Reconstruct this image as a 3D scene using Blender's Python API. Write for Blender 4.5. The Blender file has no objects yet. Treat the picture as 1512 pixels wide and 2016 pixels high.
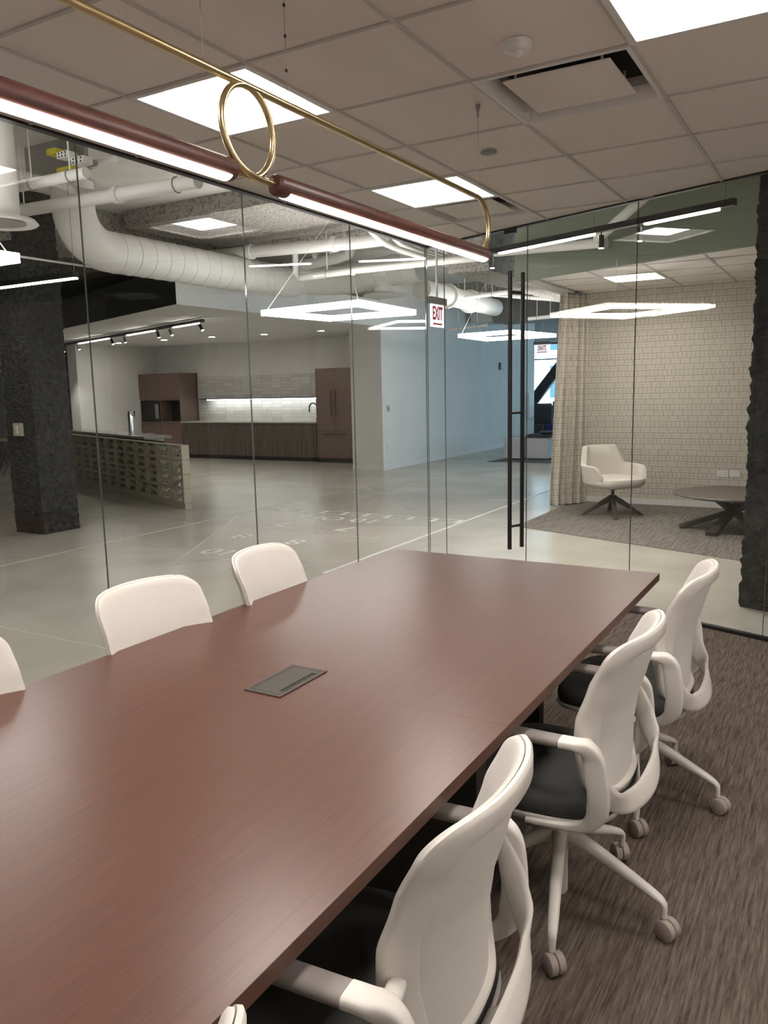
import bpy, bmesh, math, random
from mathutils import Vector, Matrix, noise
random.seed(7)
S = bpy.context.scene
COL = S.collection
PI = math.pi

# ------------------------------------------------------------------ camera
F = 1578.46; CAMZ = 1.57
YAW, PIT, ROL = -0.527169, -0.152457, -0.0220553
_f = Vector((math.sin(YAW)*math.cos(PIT), math.cos(YAW)*math.cos(PIT), math.sin(PIT)))
_r0 = Vector((math.cos(YAW), -math.sin(YAW), 0)); _u0 = _r0.cross(_f)
CR = math.cos(ROL)*_r0 + math.sin(ROL)*_u0
CU = -math.sin(ROL)*_r0 + math.cos(ROL)*_u0
cam = bpy.data.cameras.new('camera'); camo = bpy.data.objects.new('camera', cam); COL.objects.link(camo)
cam.sensor_fit = 'VERTICAL'; cam.sensor_height = 36.0; cam.lens = F/2016*36.0
cam.clip_start = 0.03; cam.clip_end = 200
camo.matrix_world = Matrix(((CR.x, CU.x, -_f.x, 0), (CR.y, CU.y, -_f.y, 0), (CR.z, CU.z, -_f.z, CAMZ), (0, 0, 0, 1)))
S.camera = camo
O = Vector((0, 0, CAMZ))
def ray(x, y): return CR*((x-756)/F) + CU*((1008-y)/F) + _f
def pz(x, y, z): d = ray(x, y); return O + d*((z-CAMZ)/d.z)
def px(x, y, X): d = ray(x, y); return O + d*(X/d.x)
def py(x, y, Y): d = ray(x, y); return O + d*(Y/d.y)

# ------------------------------------------------------------------ world, exposure
W = bpy.data.worlds.new('world'); S.world = W; W.use_nodes = True
W.node_tree.nodes['Background'].inputs[0].default_value = (0.50, 0.78, 1.0, 1)
W.node_tree.nodes['Background'].inputs[1].default_value = 2.6
S.view_settings.view_transform = 'Standard'; S.view_settings.look = 'None'
S.view_settings.exposure = 0.80; S.view_settings.gamma = 1.0; S.view_settings.use_curve_mapping = False
S.cycles.max_bounces = 10; S.cycles.transparent_max_bounces = 20
S.cycles.sample_clamp_indirect = 6.0; S.cycles.caustics_reflective = False; S.cycles.caustics_refractive = False
L_TROFFER, L_BAR, L_RING, L_TRACK, L_DOWN = 16.8, 14.0, 8.8, 18.0, 80.0

# ------------------------------------------------------------------ materials
MATS = {}
def mat(name, col, rough=0.6, metal=0.0, spec=0.5, emit=None, es=0.0, coat=0.0):
    if name in MATS: return MATS[name]
    m = bpy.data.materials.new(name); m.use_nodes = True
    b = m.node_tree.nodes['Principled BSDF']
    b.inputs['Base Color'].default_value = (*col, 1); b.inputs['Roughness'].default_value = rough
    b.inputs['Metallic'].default_value = metal; b.inputs['Specular IOR Level'].default_value = spec
    if coat: b.inputs['Coat Weight'].default_value = coat; b.inputs['Coat Roughness'].default_value = 0.15
    if emit:
        b.inputs['Emission Color'].default_value = (*emit, 1); b.inputs['Emission Strength'].default_value = es
    MATS[name] = m; return m
def nd(m, t, **k):
    n = m.node_tree.nodes.new(t)
    for a, v in k.items(): setattr(n, a, v)
    return n
def lk(m, a, b): m.node_tree.links.new(a, b)
def B(m): return m.node_tree.nodes['Principled BSDF']
def coords(m, scale, rotz=0.0):
    tc = nd(m, 'ShaderNodeTexCoord'); mp = nd(m, 'ShaderNodeMapping')
    mp.inputs['Scale'].default_value = scale; mp.inputs['Rotation'].default_value = (0, 0, rotz)
    lk(m, tc.outputs['Object'], mp.inputs['Vector']); return mp.outputs['Vector']
def noise_col(m, vec, c0, c1, scale=1.0, detail=4, lo=0.35, hi=0.65, bump=0.0, bdist=0.01):
    n = nd(m, 'ShaderNodeTexNoise'); n.inputs['Scale'].default_value = scale; n.inputs['Detail'].default_value = detail
    lk(m, vec, n.inputs['Vector'])
    r = nd(m, 'ShaderNodeValToRGB')
    r.color_ramp.elements[0].position = lo; r.color_ramp.elements[0].color = (*c0, 1)
    r.color_ramp.elements[1].position = hi; r.color_ramp.elements[1].color = (*c1, 1)
    lk(m, n.outputs['Fac'], r.inputs['Fac']); lk(m, r.outputs['Color'], B(m).inputs['Base Color'])
    if bump:
        bp = nd(m, 'ShaderNodeBump'); bp.inputs['Strength'].default_value = bump; bp.inputs['Distance'].default_value = bdist
        lk(m, n.outputs['Fac'], bp.inputs['Height']); lk(m, bp.outputs['Normal'], B(m).inputs['Normal'])
    return n

M_tile = mat('ceiling_tile_mat', (0.86, 0.81, 0.76), 0.95, spec=0.1)
noise_col(M_tile, coords(M_tile, (1, 1, 1)), (0.83, 0.78, 0.73), (0.88, 0.835, 0.785), 260, 2, bump=0.25, bdist=0.002)
M_grid = mat('ceiling_grid_mat', (0.56, 0.525, 0.485), 0.6)
M_white = mat('white_paint', (0.78, 0.77, 0.75), 0.55)
M_wallw = mat('wall_white', (0.78, 0.775, 0.76), 0.75, spec=0.2)
noise_col(M_wallw, coords(M_wallw, (1, 1, 1)), (0.72, 0.715, 0.70), (0.76, 0.755, 0.74), 3, 3)
M_black = mat('black_metal', (0.012, 0.012, 0.013), 0.4)
M_dark = mat('dark_void', (0.02, 0.018, 0.016), 0.8)
M_brass = mat('brass', (0.68, 0.55, 0.31), 0.28, 1.0)
M_chrome = mat('chrome', (0.75, 0.75, 0.75), 0.12, 1.0)
M_emit = mat('troffer_glow', (0.9, 0.9, 0.9), 0.5, emit=(1, 0.93, 0.86), es=L_TROFFER)
M_emitb = mat('bar_led', (0.9, 0.9, 0.9), 0.5, emit=(1, 0.90, 0.80), es=L_BAR)
M_emitr = mat('ring_led', (0.9, 0.9, 0.9), 0.5, emit=(1, 0.97, 0.93), es=L_RING)
M_emitu = mat('ring_uplight', (0.9, 0.9, 0.9), 0.5, emit=(1, 0.97, 0.93), es=12.0)
M_emitl = mat('slim_ring_led', (0.9, 0.9, 0.9), 0.5, emit=(1, 0.96, 0.90), es=7.0)
M_emitt = mat('track_led', (0.9, 0.9, 0.9), 0.5, emit=(1, 0.95, 0.88), es=L_TRACK)
M_emitd = mat('downlight_led', (0.9, 0.9, 0.9), 0.5, emit=(1, 0.93, 0.84), es=L_DOWN)
M_emits = mat('shelf_led', (0.9, 0.9, 0.9), 0.5, emit=(0.97, 1, 0.97), es=11.0)

# pendant wood
M_walnut = mat('walnut', (0.16, 0.06, 0.045), 0.42)
noise_col(M_walnut, coords(M_walnut, (60, 3, 60)), (0.055, 0.020, 0.015), (0.12, 0.045, 0.034), 2.0, 5)
# table veneer
M_table = mat('table_veneer', (0.18, 0.075, 0.048), 0.30, spec=0.5)
noise_col(M_table, coords(M_table, (90, 2.2, 1)), (0.076, 0.026, 0.014), (0.106, 0.039, 0.022), 2.2, 6, 0.3, 0.7)
M_edge = mat('table_edge', (0.10, 0.045, 0.03), 0.4)
M_under = mat('table_base_mat', (0.02, 0.016, 0.014), 0.6)
# carpets
def carpet(name, c0, c1, rot, s):
    m = mat(name, c0, 0.98, spec=0.05)
    n = noise_col(m, coords(m, (s, s*0.055, 1), rot), c0, c1, 1.0, 6, 0.36, 0.68, bump=0.6, bdist=0.004)
    n.inputs['Roughness'].default_value = 0.75
    return m
M_carpet = carpet('carpet_streaked', (0.062, 0.047, 0.038), (0.215, 0.176, 0.146), 0.0, 110)
M_carpet2 = carpet('carpet_lounge', (0.10, 0.09, 0.08), (0.27, 0.245, 0.22), 0.75, 60)
# concrete floor
M_conc = mat('polished_concrete', (0.42, 0.39, 0.35), 0.24, spec=0.5)
noise_col(M_conc, coords(M_conc, (1, 1, 1)), (0.37, 0.345, 0.30), (0.47, 0.44, 0.39), 1.3, 8, 0.3, 0.7)
M_paint = mat('floor_paint', (0.62, 0.61, 0.58), 0.4)
M_seamline = mat('floor_saw_cut', (0.56, 0.54, 0.50), 0.5)
# sprayed concrete
M_spray = mat('sprayed_concrete', (0.40, 0.375, 0.34), 0.95, spec=0.1)
noise_col(M_spray, coords(M_spray, (1, 1, 1)), (0.17, 0.16, 0.145), (0.40, 0.38, 0.35), 30, 5, 0.34, 0.52, bump=0.6, bdist=0.02)
M_slab = mat('slab_paint', (0.62, 0.50, 0.47), 0.85)
noise_col(M_slab, coords(M_slab, (1, 1, 1)), (0.58, 0.56, 0.53), (0.68, 0.66, 0.63), 2, 4)
M_coldark = mat('charcoal_concrete', (0.022, 0.022, 0.021), 0.85)
noise_col(M_coldark, coords(M_coldark, (1, 1, 1)), (0.012, 0.012, 0.012), (0.04, 0.04, 0.037), 14, 6, bump=0.8, bdist=0.03)
M_duct = mat('duct_white', (0.70, 0.69, 0.66), 0.5)
M_pipe = mat('pipe_white', (0.74, 0.73, 0.70), 0.5)
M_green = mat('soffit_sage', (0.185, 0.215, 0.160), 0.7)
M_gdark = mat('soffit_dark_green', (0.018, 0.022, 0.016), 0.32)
M_gold = mat('warning_yellow', (0.55, 0.50, 0.02), 0.6)
M_boxgrey = mat('junction_grey', (0.25, 0.24, 0.22), 0.6)
# kitchen
M_brown = mat('cabinet_brown', (0.165, 0.112, 0.092), 0.5)
M_drkwood = mat('cabinet_dark_wood', (0.10, 0.08, 0.065), 0.5)
noise_col(M_drkwood, coords(M_drkwood, (30, 30, 1.2)), (0.06, 0.048, 0.04), (0.135, 0.108, 0.09), 1.5, 4)
M_stone = mat('countertop_stone', (0.42, 0.40, 0.37), 0.3)
M_stone2 = mat('island_stone', (0.30, 0.285, 0.26), 0.25)
TILES = []
for k, c in enumerate([(0.66, 0.65, 0.63), (0.60, 0.59, 0.57), (0.70, 0.69, 0.67)]):
    t = mat('marble_tile_%d' % k, c, 0.25)
    noise_col(t, coords(t, (1, 1, 1)), tuple(v*0.55 for v in c), c, 9+k, 6, 0.28, 0.45); TILES.append(t)
M_breeze = mat('breeze_concrete', (0.46, 0.42, 0.33), 0.9)
noise_col(M_breeze, coords(M_breeze, (1, 1, 1)), (0.43, 0.395, 0.31), (0.52, 0.48, 0.38), 30, 4)
# lounge
def wallpaper(name, rotx):
    m = mat(name, (0.5, 0.47, 0.41), 0.9, spec=0.1)
    tc = nd(m, 'ShaderNodeTexCoord'); mp = nd(m, 'ShaderNodeMapping')
    mp.inputs['Rotation'].default_value = (rotx, 0, 0)
    lk(m, tc.outputs['Object'], mp.inputs['Vector'])
    outs = []
    for (bw, rh, ms, off, sq) in ((0.115, 0.072, 0.0024, 0.37, 0.45), (0.031, 0.036, 0.0018, 0.61, 1.9)):
        b = nd(m, 'ShaderNodeTexBrick'); b.offset = off; b.squash = sq; b.squash_frequency = 3; b.offset_frequency = 2
        b.inputs['Scale'].default_value = 1.0; b.inputs['Brick Width'].default_value = bw; b.inputs['Row Height'].default_value = rh
        b.inputs['Mortar Size'].default_value = ms; b.inputs['Mortar Smooth'].default_value = 0.3
        b.inputs['Color1'].default_value = (1, 1, 1, 1); b.inputs['Color2'].default_value = (0.96, 0.96, 0.955, 1); b.inputs['Mortar'].default_value = (0.43, 0.39, 0.33, 1)
        lk(m, mp.outputs['Vector'], b.inputs['Vector']); outs.append(b)
    n = nd(m, 'ShaderNodeTexNoise'); n.inputs['Scale'].default_value = 6.0; lk(m, mp.outputs['Vector'], n.inputs['Vector'])
    f1 = nd(m, 'ShaderNodeMix', data_type='RGBA', blend_type='MIX'); lk(m, n.outputs['Fac'], f1.inputs[0])
    f1.inputs[6].default_value = (1, 1, 1, 1); lk(m, outs[1].outputs['Color'], f1.inputs[7])
    f2 = nd(m, 'ShaderNodeMix', data_type='RGBA', blend_type='MULTIPLY'); f2.inputs[0].default_value = 1.0
    lk(m, outs[0].outputs['Color'], f2.inputs[6]); lk(m, f1.outputs[2], f2.inputs[7])
    f3 = nd(m, 'ShaderNodeMix', data_type='RGBA', blend_type='MULTIPLY'); f3.inputs[0].default_value = 1.0
    lk(m, f2.outputs[2], f3.inputs[6]); f3.inputs[7].default_value = (0.66, 0.615, 0.535, 1)
    lk(m, f3.outputs[2], B(m).inputs['Base Color']); return m
M_paper = wallpaper('woven_wallpaper', PI/2)
M_cream = mat('cream_upholstery', (0.66, 0.62, 0.55), 0.9, spec=0.1)
M_cwood = mat('charcoal_wood', (0.045, 0.033, 0.027), 0.5)
M_tabletopd = mat('coffee_top', (0.12, 0.10, 0.085), 0.45)
# chairs
M_plastic = mat('chair_white_plastic', (0.71, 0.675, 0.63), 0.42)
M_fabw = mat('chair_white_fabric', (0.80, 0.765, 0.72), 0.85, spec=0.15)
noise_col(M_fabw, coords(M_fabw, (1, 1, 1)), (0.63, 0.60, 0.565), (0.68, 0.65, 0.615), 400, 2, bump=0.1, bdist=0.001)
M_seat = mat('chair_seat_grey', (0.062, 0.064, 0.061), 0.85, spec=0.15)
M_armpad = mat('arm_pad_taupe', (0.24, 0.21, 0.20), 0.6)
M_caster = mat('caster_taupe', (0.33, 0.28, 0.25), 0.5)
M_power = mat('power_lid', (0.055, 0.047, 0.040), 0.5, 0.0, spec=0.3)
M_red = mat('sign_red', (0.62, 0.015, 0.06), 0.5)
M_sign = mat('sign_face', (0.85, 0.83, 0.86), 0.4, emit=(1, 0.93, 0.96), es=0.55)
M_blue = mat('blue_fabric', (0.01, 0.03, 0.16), 0.8)
M_cush = mat('dark_cushion', (0.035, 0.036, 0.04), 0.8)
M_steel = mat('dark_steel', (0.03, 0.035, 0.045), 0.5)
M_benchw = mat('bench_white', (0.55, 0.54, 0.55), 0.6)
M_facade = mat('glowing_facade', (0.85, 0.88, 0.9), 0.8, emit=(0.8, 0.93, 1.0), es=0.9)  # daylight on the facade put into its own emission
M_facwin = mat('facade_window', (0.10, 0.22, 0.32), 0.2)
M_plate = mat('plate_ivory', (0.52, 0.47, 0.38), 0.5)

def glass(name, tint, r0):
    m = bpy.data.materials.new(name); m.use_nodes = True; nt = m.node_tree
    nt.nodes.remove(nt.nodes['Principled BSDF']); out = nt.nodes['Material Output']
    lw = nd(m, 'ShaderNodeLayerWeight'); lw.inputs['Blend'].default_value = 0.5
    p = nd(m, 'ShaderNodeMath', operation='POWER'); p.inputs[1].default_value = 5.0; lk(m, lw.outputs['Facing'], p.inputs[0])
    a = nd(m, 'ShaderNodeMath', operation='MULTIPLY_ADD'); a.inputs[1].default_value = 1-r0; a.inputs[2].default_value = r0
    lk(m, p.outputs[0], a.inputs[0])
    t = nd(m, 'ShaderNodeBsdfTransparent'); t.inputs[0].default_value = (*tint, 1)
    g = nd(m, 'ShaderNodeBsdfGlossy'); g.inputs['Roughness'].default_value = 0.0
    x = nd(m, 'ShaderNodeMixShader'); lk(m, a.outputs[0], x.inputs[0]); lk(m, t.outputs[0], x.inputs[1]); lk(m, g.outputs[0], x.inputs[2])
    lk(m, x.outputs[0], out.inputs['Surface']); return m
M_glass = glass('clear_glass', (0.975, 0.985, 0.978), 0.04)
M_gedge = mat('glass_edge', (0.16, 0.19, 0.175), 0.08, spec=1.0)

# ------------------------------------------------------------------ geometry helpers
class MB:
    def __init__(s): s.v = []; s.f = []; s.mi = []
    def add(s, vs, fs, mi=0):
        o = len(s.v); s.v += [tuple(v) for v in vs]
        s.f += [tuple(i+o for i in f) for f in fs]; s.mi += [mi]*len(fs); return s
    def box(s, x0, x1, y0, y1, z0, z1, mi=0, M=None, edge_mi=None):
        vs = [Vector((x, y, z)) for z in (z0, z1) for y in (y0, y1) for x in (x0, x1)]
        if M: vs = [M @ v for v in vs]
        fs = [(0, 2, 3, 1), (4, 5, 7, 6), (0, 1, 5, 4), (2, 6, 7, 3), (0, 4, 6, 2), (1, 3, 7, 5)]
        return s.add(vs, fs, mi)
    def prism(s, poly, z0, z1, mi=0):
        n = len(poly); vs = [(p[0], p[1], z0) for p in poly] + [(p[0], p[1], z1) for p in poly]
        fs = [tuple(range(n-1, -1, -1)), tuple(range(n, 2*n))] + [(i, (i+1) % n, n+(i+1) % n, n+i) for i in range(n)]
        return s.add(vs, fs, mi)
    def loft(s, rings, close=True, cap0=True, cap1=True, mi=0):
        n = len(rings[0]); vs = [v for r in rings for v in r]; fs = []
        for k in range(len(rings)-1):
            for i in range(n if close else n-1):
                j = (i+1) % n; fs.append((k*n+i, k*n+j, (k+1)*n+j, (k+1)*n+i))
        if cap0: fs.append(tuple(range(n-1, -1, -1)))
        if cap1: fs.append(tuple(range((len(rings)-1)*n, len(rings)*n)))
        return s.add(vs, fs, mi)
    def tube(s, pts, r, n=10, mi=0, cap=True):
        pts = [Vector(p) for p in pts]; rs = r if isinstance(r, (list, tuple)) else [r]*len(pts)
        rings = []; prev = None
        for i, p in enumerate(pts):
            t = (pts[min(i+1, len(pts)-1)] - pts[max(i-1, 0)]).normalized()
            if prev is None: a = t.orthogonal().normalized()
            else: a = (prev - t*prev.dot(t)).normalized()
            prev = a; b = t.cross(a)
            rings.append([p + (a*math.cos(2*PI*k/n) + b*math.sin(2*PI*k/n))*rs[i] for k in range(n)])
        return s.loft(rings, True, cap, cap, mi)
    def sweep(s, pts, wid, thk, lat, n=12, mi=0, e=2.6):
        # flattened (superellipse) section: wid along lateral direction, thk across
        pts = [Vector(p) for p in pts]; rings = []
        for i, p in enumerate(pts):
            t = (pts[min(i+1, len(pts)-1)] - pts[max(i-1, 0)]).normalized()
            l = Vector(lat[i] if isinstance(lat, list) else lat); l = (l - t*l.dot(t)).normalized(); b = t.cross(l)
            ring = []
            for k in range(n):
                c, q = math.cos(2*PI*k/n), math.sin(2*PI*k/n)
                ring.append(p + l*(wid[i]*math.copysign(abs(c)**(2/e), c)) + b*(thk[i]*math.copysign(abs(q)**(2/e), q)))
            rings.append(ring)
        return s.loft(rings, True, True, True, mi)
    def lathe(s, prof, c=(0, 0, 0), n=24, mi=0):
        c = Vector(c); rings = [[c + Vector((r*math.cos(2*PI*k/n), r*math.sin(2*PI*k/n), z)) for k in range(n)] for r, z in prof]
        return s.loft(rings, True, True, True, mi)
    def build(s, name, m, parent=None, smooth=False, bevel=0.0, loc=None):
        me = bpy.data.meshes.new(name); me.from_pydata(s.v, [], s.f)
        for mm in (m if isinstance(m, (list, tuple)) else [m]): me.materials.append(mm)
        me.polygons.foreach_set('material_index', s.mi)
        b = bmesh.new(); b.from_mesh(me); bmesh.ops.recalc_face_normals(b, faces=b.faces); b.to_mesh(me); b.free()
        if smooth:
            me.polygons.foreach_set('use_smooth', [True]*len(me.polygons)); me.set_sharp_from_angle(angle=math.radians(50))
        o = bpy.data.objects.new(name, me); COL.objects.link(o)
        if bevel:
            bv = o.modifiers.new('bevel', 'BEVEL'); bv.width = bevel; bv.segments = 2; bv.limit_method = 'ANGLE'
        if loc is not None: o.location = loc
        if parent is not None: o.parent = parent
        return o
def bx(*a, **k): return MB().box(*a, **k)
def tag(o, label=None, cat=None, group=None, kind=None):
    if label: o['label'] = label
    if cat: o['category'] = cat
    if group: o['group'] = group
    if kind: o['kind'] = kind
    return o
def empty(name, loc=(0, 0, 0), rz=0.0, label=None, cat=None, group=None, kind=None):
    o = bpy.data.objects.new(name, None); COL.objects.link(o); o.location = loc; o.rotation_euler = (0, 0, rz)
    o.empty_display_size = 0.1
    return tag(o, label, cat, group, kind)
def struct(o): o['kind'] = 'structure'; return o
def copy_tree(o, parent=None):
    c = o.copy(); COL.objects.link(c)
    if parent is not None: c.parent = parent
    for ch in o.children: copy_tree(ch, c)
    return c
def text_mesh(s, size, m, name, parent=None, matrix=None, extrude=0.0, bold=0.0, sx=1.0):
    cu = bpy.data.curves.new('t', 'FONT'); cu.body = s; cu.size = size; cu.align_x = 'CENTER'; cu.align_y = 'CENTER'
    cu.extrude = extrude; cu.offset = bold
    t = bpy.data.objects.new('t', cu); COL.objects.link(t)
    dg = bpy.context.evaluated_depsgraph_get(); me = bpy.data.meshes.new_from_object(t.evaluated_get(dg))
    COL.objects.unlink(t); bpy.data.objects.remove(t)
    me.materials.clear(); me.materials.append(m); me.name = name
    if matrix is not None: me.transform(matrix @ Matrix.Diagonal((sx, 1, 1, 1)))
    o = bpy.data.objects.new(name, me); COL.objects.link(o)
    if parent is not None: o.parent = parent
    return o
def basis(xa, ya, loc):
    xa = Vector(xa).normalized(); ya = Vector(ya).normalized(); za = xa.cross(ya)
    return Matrix(((xa.x, ya.x, za.x, loc[0]), (xa.y, ya.y, za.y, loc[1]), (xa.z, ya.z, za.z, loc[2]), (0, 0, 0, 1)))

# ------------------------------------------------------------------ key dimensions
CH = 2.74                      # room ceiling
XL = -3.19                     # left glass wall
TH = math.radians(-20.5); E1 = Vector((math.cos(TH), math.sin(TH), 0)); N1 = Vector((-E1.y, E1.x, 0))   # end wall direction and outward normal
K0 = Vector((XL, 6.27, 0))
XR, YB = 1.75, -1.75           # right and back walls of the room
def endp(s, n=0.0, z=0.0): p = K0 + E1*s + N1*n; return Vector((p.x, p.y, z))
SR = (XR - K0.x)/E1.x          # end wall length to right wall
SLAB = 3.8

# ------------------------------------------------------------------ floors
struct(bx(-21, 3.2, -3.2, 26.2, -0.1, 0).build('floor', M_conc))
cp = [(XL, YB), (XR, YB), endp(SR)[:2], endp(0)[:2]]
struct(MB().prism(cp, -0.05, 0.006).build('floor_carpet', M_carpet))
lp = [(-3.2, 8.46), (3.1, 6.1), (3.1, 10.67), (-3.2, 10.67)]
struct(MB().prism(lp, -0.05, 0.006).build('floor_lounge_carpet', M_carpet2))

# ------------------------------------------------------------------ room ceiling: tiles and grid
T = 0.6096; GX, GY = -1.9625, 2.4522
def clip(poly, a, b, c):       # keep a*x+b*y<=c
    out = []
    for i in range(len(poly)):
        p, q = poly[i], poly[(i+1) % len(poly)]; dp, dq = a*p[0]+b*p[1]-c, a*q[0]+b*q[1]-c
        if dp <= 0: out.append(p)
        if dp*dq < 0:
            t = dp/(dp-dq); out.append((p[0]+(q[0]-p[0])*t, p[1]+(q[1]-p[1])*t))
    return out
def room_clip(poly):
    poly = clip(poly, N1.x, N1.y, N1.dot(K0)-0.01)
    for a, b, c in ((-1, 0, -XL), (1, 0, XR), (0, -1, -YB)):
        if len(poly) > 2: poly = clip(poly, a, b, c)
    return poly
def area(p): return abs(sum(p[i][0]*p[(i+1) % len(p)][1]-p[(i+1) % len(p)][0]*p[i][1] for i in range(len(p))))/2 if len(p) > 2 else 0
ceil = empty('ceiling', (0, 0, CH), kind='structure')
TROFF = [(-1, 0), (-1, 3), (2, 0), (-1, -3), (2, -3), (5, 0), (5, -3)]
DIFFU = [(1, 1), (-1, 4)]
full = None; g = 0.007
for i in range(-3, 7):
    for j in range(-8, 8):
        if (i, j) in TROFF or (i, j) in DIFFU: continue
        x0, y0 = GX+i*T, GY+j*T
        sq = [(x0+g, y0+g), (x0+T-g, y0+g), (x0+T-g, y0+T-g), (x0+g, y0+T-g)]
        p = room_clip(sq); a = area(p)
        if a < 0.004: continue
        if a > 0.999*area(sq):
            if full is None:
                full = MB().prism([(g, g), (T-g, g), (T-g, T-g), (g, T-g)], 0.006, 0.022).build('ceiling_tile', M_tile, ceil, loc=(x0, y0, 0))
            else:
                o = full.copy(); COL.objects.link(o); o.location = (x0, y0, 0)
        else:
            MB().prism(p, 0.006, 0.022).build('ceiling_tile', M_tile, ceil)
for i in range(-3, 8):
    x = GX+i*T; p = room_clip([(x-0.0085, YB), (x+0.0085, YB), (x+0.0085, 8), (x-0.0085, 8)])
    if area(p) > 0.01: MB().prism(p, 0.0, 0.008).build('grid_bar', M_grid, ceil)
for j in range(-8, 8):
    y = GY+j*T; p = room_clip([(XL, y-0.0085), (XR, y-0.0085), (XR, y+0.0085), (XL, y+0.0085)])
    if area(p) > 0.01: MB().prism(p, 0.0003, 0.0078).build('grid_bar', M_grid, ceil)
back = room_clip([(XL, YB), (XR, YB), (XR, 8), (XL, 8)])
MB().prism(back, 0.30, 0.34).build('plenum_deck', M_dark, ceil)

def troffer(x0, y0, zc, name, label, group=None, s=T, glow=M_emit):
    t = empty(name, (x0+s/2, y0+s/2, zc), 0, label, 'light', group); h = s/2-0.004; k = h-0.024; q = h-0.062
    fr = MB(); fl = [(-h, -h), (h, -h), (h, h), (-h, h)]; il = [(-k, -k), (k, -k), (k, k), (-k, k)]
    r = [[(a, b, -0.004) for a, b in fl], [(a, b, -0.004) for a, b in il], [(a, b, 0.012) for a, b in il], [(a, b, 0.012) for a, b in fl]]
    fr.loft(r + [r[0]], True, False, False); fr.build('frame', M_white, t)
    ql = [(-q, -q), (q, -q), (q, q), (-q, q)]
    MB().loft([[(a, b, 0.010) for a, b in il], [(a, b, 0.052) for a, b in ql]], True, False, False).build('reflector', M_white, t)
    MB().prism(ql, 0.050, 0.056).build('diffuser', glow, t)
    return t
TL = {(-1, 0): 'square recessed ceiling light above the brass ring of the pendant', (-1, 3): 'square recessed ceiling light next to the far air diffuser',
      (2, 0): 'square recessed ceiling light beside the round ceiling sensor', (-1, -3): 'square recessed ceiling light behind the viewpoint near left glass wall',
      (2, -3): 'square recessed ceiling light behind the viewpoint mid room', (5, 0): 'square recessed ceiling light near the right wall, far one', (5, -3): 'square recessed ceiling light near the right wall, near one'}
for (i, j) in TROFF: troffer(GX+i*T, GY+j*T, CH, 'ceiling_light', TL[(i, j)], 'recessed square ceiling lights')
def diffuser(x0, y0, label):
    t = empty('air_diffuser', (x0+T/2, y0+T/2, CH), 0, label, 'air vent', 'ceiling air diffusers'); h = T/2-0.004; k = h-0.045; q = 0.21
    sq = lambda a: [(-a, -a), (a, -a), (a, a), (-a, a)]
    r = [[(a, b, -0.004) for a, b in sq(h)], [(a, b, -0.004) for a, b in sq(h-0.015)], [(a, b, 0.05) for a, b in sq(k)], [(a, b, 0.09) for a, b in sq(k)], [(a, b, 0.09) for a, b in sq(h)]]
    MB().loft(r + [r[0]], True, False, False).build('frame', M_white, t)
    MB().prism(sq(k+0.002), 0.088, 0.095).build('neck', M_dark, t)
    MB().prism(sq(q), 0.004, 0.012).build('plaque', M_tile, t, bevel=0.003)
    for a, b in ((-.17, .17), (.17, .17), (.17, -.17), (-.17, -.17)):
        MB().tube([(a, b, 0.01), (a, b, 0.09)], 0.006, 6).build('hanger', M_white, t)
diffuser(GX+T, GY+T, 'square plaque air diffuser beside the round ceiling sensor')
diffuser(GX-T, GY+4*T, 'square plaque air diffuser next to the far recessed light')
p = pz(1018, 86, CH)
t = empty('ceiling_sensor', p, 0, 'round white occupancy sensor on a ceiling tile', 'sensor')
MB().lathe([(0.052, 0.004), (0.052, -0.012), (0.044, -0.024), (0.03, -0.028)]).build('housing', M_white, t, True)
MB().lathe([(0.022, -0.026), (0.022, -0.034), (0.014, -0.042), (0.004, -0.045)], n=16).build('lens', M_duct, t, True)
p = pz(962, 299, CH)
t = empty('sprinkler_cap', p, 0, 'round grey concealed sprinkler cap on ceiling', 'sprinkler')
MB().lathe([(0.040, -0.001), (0.042, -0.006), (0.038, -0.009)]).build('cover', M_boxgrey, t, True)
MB().lathe([(0.030, 0.006), (0.030, -0.002)], n=16).build('escutcheon', M_white, t)

# ------------------------------------------------------------------ solid walls of the room
struct(bx(XR, XR+0.12, YB-0.12, endp(SR).y+0.3, 0, SLAB).build('wall_right', M_wallw))
struct(bx(XL, XR, YB-0.12, YB, 0, SLAB).build('wall_back', M_wallw))
struct(bx(XL-0.06, XL+0.06, YB, 6.27, CH+0.045, SLAB).build('wall_left_header', M_wallw))
h0, h1, h2, h3 = endp(0, -0.06), endp(SR, -0.06), endp(SR, 0.06), endp(0, 0.06)
struct(MB().prism([h0[:2], h1[:2], h2[:2], h3[:2]], CH+0.045, SLAB).build('wall_end_header', M_wallw))

# ------------------------------------------------------------------ glass walls
def pane(name, P0, P1, nrm, z0, z1, parent, th=0.010, gap=0.0008):
    d = (P1-P0).normalized(); a = P0 + d*gap; b = P1 - d*gap; n = nrm*th/2
    vs = [a-n, b-n, b+n, a+n]; vs = [Vector((v.x, v.y, z0)) for v in vs] + [Vector((v.x, v.y, z1)) for v in vs]
    m = MB(); m.add(vs, [(0, 1, 5, 4), (2, 3, 7, 6)], 0); m.add(vs, [(1, 2, 6, 5), (3, 0, 4, 7), (0, 3, 2, 1), (4, 5, 6, 7)], 1)
    return m.build(name, [M_glass, M_gedge], parent)
wl = empty('wall_left', (0, 0, 0), kind='structure')
YJ = [6.262-1.186*k for k in range(8)]
YJ = [y for y in YJ if y > YB+0.05] + [YB+0.01]
for k in range(len(YJ)-1):
    pane('glass_panel', Vector((XL, YJ[k+1], 0)), Vector((XL, YJ[k], 0)), Vector((1, 0, 0)), 0.02, CH+0.03, wl)
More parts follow.
